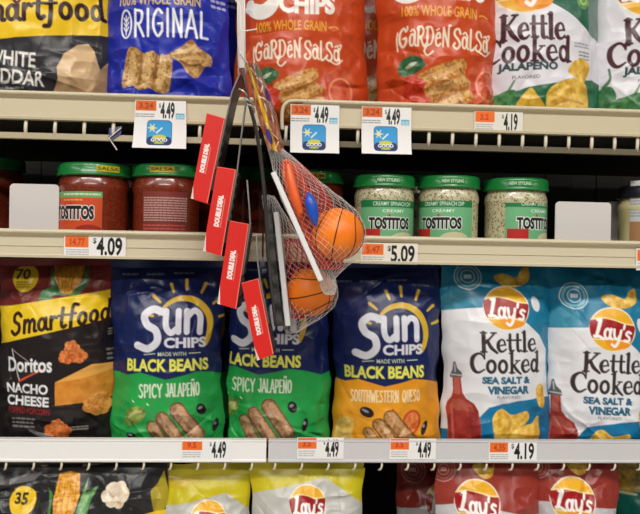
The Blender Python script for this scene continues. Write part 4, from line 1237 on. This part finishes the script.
def deal_print(A, q):
    A.rect(-5, -5, 60, 140, (216, 36, 28))
    A.T = np.array([[0, 1, 0], [-1, 0, 0]], float)
def red_box(label, TL, TR, BR, BL, Y, tab, txt, wedge, depth=.058, cw=.12):
    TL, TR, BR, BL = [np.array(at(*p, Y)) for p in (TL, TR, BR, BL)]
    base = (BL + BR) / 2
    root = thing('card_game_box', base, label, 'card game', 'red DOUBLE DEAL boxes')
    D = np.array([.06, 1, 0]) * depth
    e = np.array([0, .0006, 0])
    V = [TL + e, TR + e, BR + e, BL + e, TL + D, TR + D, BR + D, BL + D]
    f = MB().add([p - base for p in V], [(0, 3, 2, 1), (4, 5, 6, 7), (0, 1, 5, 4), (1, 2, 6, 5), (2, 3, 7, 6), (3, 0, 4, 7)])
    bx = f.build('box', red_card, root)
    bx.data.materials.append(black_card)
    bx.data.polygons[3].material_index = 1
    # printed end: DOUBLE DEAL reads upwards
    W, Hh = np.linalg.norm(TR - TL) * 1000, np.linalg.norm(BL - TL) * 1000
    A = Art(0, 0, W, Hh, (216, 36, 28), .45)
    fx0, fx1, fy0, fy1 = txt
    cx, cy = W * (fx0 + fx1) / 2, Hh * (fy0 + fy1) / 2
    hw, hh = W * (fx1 - fx0) / 2, Hh * (fy1 - fy0) / 2
    hh *= .9
    A.text('DOUBLE DEAL', cx - hh, cy - hw, cx + hh, cy + hw, (246, 232, 226), bold=.075, rot=-90)
    x2 = W * (fx1 + .08)
    A.stroke([(x2, cy - hh * .8), (x2, cy + hh)], .8, (236, 150, 140), smooth=False, alpha=.8)
    if wedge:
        A.poly([(-1, Hh * (1 - wedge)), (W * .14, Hh * .985), (W * .2, Hh + 1), (-1, Hh + 1)], (232, 220, 212))
        A.stroke([(-1, Hh * (1 - wedge * .8)), (W * .05, Hh * .99)], .5, (176, 150, 146), smooth=False)
    A.stroke([(0, .4), (W, .4)], .8, (236, 110, 96), smooth=False); A.stroke([(W - .4, 0), (W - .4, Hh)], .8, (240, 130, 116), smooth=False)
    def fn(X, Yp):
        a = (X / W)[..., None]; b = (Yp / Hh)[..., None]
        return (TL * (1 - a) + TR * a) * (1 - b) + (BL * (1 - a) + BR * a) * b - base
    sheet('printed_end', A, fn, CARD, root, None)
    # hang card on the right-hand face: dark sheet with a pale cut edge
    t = [np.array(at(*p, Y)) for p in tab]
    e2 = np.array([.0011, 0, 0])
    pts = [BR * .6 + TR * .4 + e2 * 1.2, TR + e2 * 1.2] + [p for p in t]
    loc_mb(MB().tube(pts, .0009, 6), root).build('card_edge', dark_edge, root, smooth=True)
    V, Fc = [], []
    for p in pts:
        V += [p - base, p + D * cw - base, p + D * cw + e2 * .5 - base, p + e2 * .5 - base]
    for i in range(len(pts) - 1):
        for k in range(4): Fc.append((4 * i + k, 4 * i + (k + 1) % 4, 4 * i + 4 + (k + 1) % 4, 4 * i + 4 + k))
    n = 4 * (len(pts) - 1)
    Fc += [(0, 1, 2, 3), (n + 3, n + 2, n + 1, n)]
    cd_ = MB().add(V, Fc).build('hang_card', black_card, root)
    # toothed edge strip beside the box end
    V, Fc = [], []
    m = 15
    for i in range(m):
        a = i / (m - 1)
        p = TR * (1 - a) + (TR * .15 + BR * .85) * a + np.array([.0004, .001, 0])
        k = .0036 if i % 2 else .0018
        V += [p - base, p + np.array([k, 0, 0]) - base, p + np.array([k, .0008, 0]) - base, p + np.array([0, .0008, 0]) - base]
    for i in range(m - 1):
        for k in range(4): Fc.append((4 * i + k, 4 * i + (k + 1) % 4, 4 * i + 4 + (k + 1) % 4, 4 * i + 4 + k))
    MB().add(V, Fc).build('toothed_edge', black_card, root)
    return root

red_box('highest red DOUBLE DEAL box of the hanging row', (206.8, 113), (225, 118.3), (207.5, 203), (190.8, 198), -.078, [(232, 92), (240, 73)], (.2, .48, .32, .70), .2, cw=.9)
red_box('red DOUBLE DEAL box second from the top of the hanging row', (217.2, 166.5), (236, 169.5), (221.5, 256), (203, 250.5), -.080, [(241, 138), (245.5, 104)], (.33, .61, .30, .71), .28)
red_box('red DOUBLE DEAL box third from the top, hanging over the ivory rail', (229.8, 220.5), (249, 224), (236.3, 309), (217.2, 303.6), -.082, [(249.2, 206), (247, 180)], (.28, .56, .32, .70), .3)
red_box('lowest red DOUBLE DEAL box, in front of the green chip bag', (241.5, 283), (258.5, 278.4), (273.6, 354), (257, 360.5), -.084, [(257.2, 258), (256.5, 236)], (.28, .56, .30, .72), .26)

# ------------------------------------------------------------------ netted basketball sets
def ball_mat():
    return mat('orange_rubber', (255, 134, 24), .38, noise=((250, 122, 20), 60), bump=.25, bscale=1600)
BALL, SEAM = ball_mat(), mat('seam_black', (44, 22, 16), .5)
net_white = mat('white_net_cord', (226, 222, 216), .5)
net_red = mat('red_net_cord', (206, 48, 36), .5)
foam = mat('white_board', (230, 228, 228), .4)
film_dark = mat('grey_smoked_board', (36, 35, 34), .35, noise=((92, 90, 88), 90))
rim_m = mat('orange_rim', (236, 98, 40), .4)
blue_m = mat('blue_pump', (36, 84, 190), .3)

def ball(root, c, R, rot):
    me = bpy.data.meshes.new('ball')
    bm = bmesh.new(); bmesh.ops.create_uvsphere(bm, u_segments=48, v_segments=28, radius=R)
    for f in bm.faces: f.smooth = True
    bm.to_mesh(me); bm.free()
    me.materials.append(BALL); me.materials.append(SEAM)
    sp = bpy.data.objects.new('ball', me); link(sp, root); sp.location = Vector(c) - root.location; sp.rotation_euler = rot
    b = MB()
    r = R * 1.002; th = R * .022
    t = np.linspace(0, 2 * math.pi, 64, endpoint=False)
    b.tube(np.stack([r * np.cos(t), 0 * t, r * np.sin(t)], 1), th, 5, True)
    b.tube(np.stack([0 * t, r * np.cos(t), r * np.sin(t)], 1), th, 5, True)
    for sgn in (1, -1):
        x = sgn * R * (.62 + .12 * np.cos(2 * t))
        q = np.sqrt(np.maximum(r * r - x * x, 0))
        b.tube(np.stack([x, q * np.cos(t), q * np.sin(t)], 1), th, 5, True)
    bm = bmesh.new(); bm.from_mesh(me)
    base = len(bm.verts)
    vs = [bm.verts.new(p) for p in b.v]
    for f in b.f:
        try:
            q = bm.faces.new([vs[i] for i in f]); q.material_index = 1; q.smooth = True
        except ValueError: pass
    bm.to_mesh(me); bm.free()
    return sp

def net(root, name, rows, Yc, dk, m, cols=22, step=5.2, r=.0002, seed=1, slack=1.0):
    """knotted diamond netting over a hull given by rows of (y, left x, right x)"""
    ys = [q[0] for q in rows]
    n = max(3, int((ys[-1] - ys[0]) / step))
    rng = random.Random(seed)
    def P(i, j):
        y = ys[0] + (ys[-1] - ys[0]) * i / n
        xl = np.interp(y, ys, [q[1] for q in rows]); xr = np.interp(y, ys, [q[2] for q in rows])
        a = 2 * math.pi * (j + .5 * (i % 2)) / cols
        cx, hw = (xl + xr) / 2, (xr - xl) / 2
        yy = y + rng.uniform(-.6, .6) * slack
        p = np.array(at(cx + hw * math.cos(a), yy, Yc))
        p[1] = Yc + math.sin(a) * min(hw * .00105, dk)
        return p
    G = [[P(i, j) for j in range(cols)] for i in range(n + 1)]
    V, Fc = [], []
    b = MB()
    for i in range(n):
        for j in range(cols):
            k = (j - 1) % cols if i % 2 == 0 else (j + 1) % cols
            for jj in (j, k):
                b.tube([G[i][j], G[i + 1][jj]], r, 4)
    for i in (0, n): b.tube(G[i], r * 1.8, 5, True)
    return loc_mb(b, root).build(name, m, root)

def board(root, name, p0, p1, Yf, thick, depth, ddir, m, px0=0):
    a, b_ = np.array(at(*p0, Yf)), np.array(at(*p1, Yf))
    t = (b_ - a) / np.linalg.norm(b_ - a)
    d = np.array(ddir, float); d -= t * d.dot(t); d /= np.linalg.norm(d)
    n = np.cross(t, d); n = n if n[0] > 0 else -n
    V = []
    for p in (a, b_):
        for u, v in ((-1, 0), (1, 0), (1, 1), (-1, 1)):
            V.append(p + n * thick / 2 * u + d * depth * v)
    mb = MB().add(V, [(0, 1, 2, 3), (7, 6, 5, 4), (0, 4, 5, 1), (1, 5, 6, 2), (2, 6, 7, 3), (3, 7, 4, 0)])
    return loc_mb(mb, root).build(name, m, root, bevel=.0008), t, d, n

# upper set
YA = -.085
rootA = thing('basketball_set', at(318, 286, YA), 'upper toy basketball set in a white net bag, large orange ball at its right', 'toy basketball set', 'netted toy basketball sets')
board(rootA, 'backboard', (273, 172), (321, 281), -.118, .0052, .058, (.05, 1, 0), foam)
ball(rootA, at(337.5, 234, YA - .008), 26.5 * mpp(337, 234, YA - .008), (.25, math.radians(12), math.radians(-8)))
c = np.array(at(307, 213, YA + .004)); a = np.array(at(328, 264, YA + .004)) - c; b_ = np.array([.009, .012, .003])
t = np.linspace(0, 2 * math.pi, 48, endpoint=False)
loc_mb(MB().tube([c + a * math.cos(q) + b_ * math.sin(q) for q in t], .0034, 8, True), rootA).build('rim', rim_m, rootA, smooth=True)
c = np.array(at(297, 190, -.088)); 
loc_mb(MB().tube(catmull([at(288, 164, -.112), at(291, 180, -.116), at(296, 200, -.117), at(301, 214, -.116)]), [.003, .0046, .005, .003], 8), rootA).build('rim_strut', rim_m, rootA, smooth=True)
pc = np.array(at(312, 209, -.117)); ax = np.array(at(316, 226, -.117)) - pc
prof = [(pc + ax * k) for k in np.linspace(-1, 1, 13)]
loc_mb(MB().tube(prof, [.001, .0036, .0054, .0062, .0062, .0058, .0048, .003, .001], 14), rootA).build('pump', blue_m, rootA, smooth=True)
rowsA = [(122, 259, 268), (138, 265, 276), (150, 268, 284), (160, 271, 296), (172, 273, 309), (186, 277, 325), (200, 281, 344), (212, 287, 358), (226, 294, 365), (240, 300, 366.5), (252, 306, 363), (262, 312, 353), (270, 317, 343), (280, 320, 334), (287, 320, 337), (294, 324, 335)]
net(rootA, 'net_bag', rowsA, YA, .032, net_white, cols=26, step=3.9, r=.00013)
rowsR = [(164, 280, 300), (180, 284, 318), (200, 292, 330), (220, 299, 336), (240, 306, 338), (256, 314, 344), (268, 320, 342)]
net(rootA, 'hoop_net', rowsR, YA, .030, net_red, cols=18, step=4.6, r=.0004, seed=4, slack=2.2)
# twisted colour header card above the net
A = Art(0, 0, 26, 88, (186, 120, 84), .5)
A.rect(0, 0, 26, 88, ((128, 54, 42), (180, 128, 92), 5, 3))
A.poly([(14, 0), (22, 0), (26, 30), (24, 60), (18, 40)], ((120, 96, 96), (176, 150, 140), 4, 6))
A.poly([(3, 0), (6, 0), (11, 40), (15, 88), (9, 88), (7, 40)], (226, 182, 40))
A.ell(20, 10, 4, 6, (84, 120, 92)); A.ell(23, 32, 4, 6, (88, 44, 110)); A.ell(8, 74, 4, 8, (60, 50, 130))
for k in range(9): A.stroke([(8 + k % 3 * 6, 6 + 9 * k), (14 + k % 2 * 6, 12 + 9 * k)], 1.2, (236, 222, 206), smooth=False)
HL = np.array([(0, 245, 64), (.3, 251, 90), (.6, 258, 118), (1, 268, 150)]); HR = np.array([(0, 258, 64), (.3, 268, 88), (.6, 277, 116), (1, 285, 152)])
org = np.array(rootA.location)
def hfn(X, Yp):
    a, v = X / 26.0, Yp / 88.0
    xl = np.interp(v, HL[:, 0], HL[:, 1]); yl = np.interp(v, HL[:, 0], HL[:, 2]); xr = np.interp(v, HR[:, 0], HR[:, 1]); yr = np.interp(v, HR[:, 0], HR[:, 2])
    px, py = xl + (xr - xl) * a, yl + (yr - yl) * a
    out = np.empty(px.shape + (3,))
    Yd = -.098 - .006 * np.sin(a * 3.1 + v * 2) + .003 * np.sin(a * 12 + v * 9)
    d0 = fw[None, None] + rt[None, None] * ((px - 320) / F)[..., None] + up[None, None] * ((257 - py) / F)[..., None]
    k = (-.098 - CAM[1]) / d0[..., 1]
    out = CAM + d0 * k[..., None]
    out[..., 1] = Yd
    return out - org
def hbk(X, Yp):
    q = hfn(X, Yp); q[..., 1] += .0006; return q
sheet('header_card', A, hfn, CARD, rootA, hbk)

# lower set, behind
YB = -.027
rootB = thing('basketball_set', at(300, 332, YB), 'lower toy basketball set hanging behind the other, its ball over the dark gap between bags', 'toy basketball set', 'netted toy basketball sets')
board(rootB, 'backboard', (276, 212), (288, 326), -.056, .0056, .042, (.05, 1, 0), foam)
board(rootB, 'smoked_panel', (267.5, 205), (280, 326), -.050, .0070, .038, (.05, 1, 0), film_dark)
ball(rootB, at(310, 292, YB), 24.5 * mpp(310, 292, YB), (1.1, math.radians(75), math.radians(20)))
rowsB = [(196, 262, 274), (212, 264, 284), (232, 267, 296), (252, 271, 312), (268, 274, 330), (282, 278, 337), (296, 281, 338.5), (308, 283, 334), (318, 284, 322), (327, 284, 306), (333, 286, 297)]
net(rootB, 'net_bag', rowsB, YB, .020, net_white, cols=22, step=4.4, r=.00014, seed=9)
net(rootB, 'hoop_net', [(240, 284, 300), (262, 287, 312), (284, 289, 316), (304, 291, 312), (318, 292, 304)], YB, .018, net_red, cols=14, step=5, r=.0004, seed=12, slack=2)

# blue plastic scrap caught under the top rail
P = at(116, 134, .004)
root = thing('blue_tie', P, 'torn blue plastic strip dangling under the cream rail, left of the first hanging tag', 'plastic strip')
b = MB()
V = [at(109, 128, .003), at(122, 126, .003), at(121, 134, .001), at(111, 141, .001), at(108, 137, .002)]
b.add([tuple(p) for p in V] + [tuple(p + np.array([0, .0008, 0])) for p in V], [(4, 3, 2, 1, 0), (5, 6, 7, 8, 9)] + [(i, (i + 1) % 5, 5 + (i + 1) % 5, 5 + i) for i in range(5)])
loc_mb(b, root).build('strip', mat('blue_film', (24, 32, 84), .35), root)
loc_mb(MB().tube([at(121, 128, .001), at(109, 138, .000), at(117, 150, .001)], .0008, 6), root).build('pale_edge', wire_m, root)
# ------------------------------------------------------------------ light: ceiling tubes over the aisle, dim store ambience
def area(name, loc, sx, sy, power, col=(1, .96, .9), tgt=None):
    l = bpy.data.lights.new(name, 'AREA'); l.shape = 'RECTANGLE'; l.size = sx; l.size_y = sy; l.energy = power; l.color = col
    o = bpy.data.objects.new(name, l); o.location = loc
    if tgt is not None:
        o.rotation_euler = (Vector(tgt) - Vector(loc)).to_track_quat('-Z', 'Y').to_euler()
    COL.objects.link(o)
area('ceiling_tube', (-.2, -1.75, 3.1), 2.6, .3, 82)
area('ceiling_tube', (-.2, -3.5, 3.1), 2.6, .3, 120)
area('ceiling_tube', (2.8, -1.9, 3.1), 2.6, .3, 40)
area('ceiling_tube', (-3.2, -1.9, 3.1), 2.6, .3, 40)
w = bpy.data.worlds.new('store'); S.world = w; w.use_nodes = True
w.node_tree.nodes['Background'].inputs[0].default_value = (1, .97, .93, 1)
w.node_tree.nodes['Background'].inputs[1].default_value = .15
S.view_settings.view_transform = 'Standard'; S.view_settings.look = 'None'
S.view_settings.gamma = 1.0; S.view_settings.use_curve_mapping = False
S.view_settings.exposure = -.38
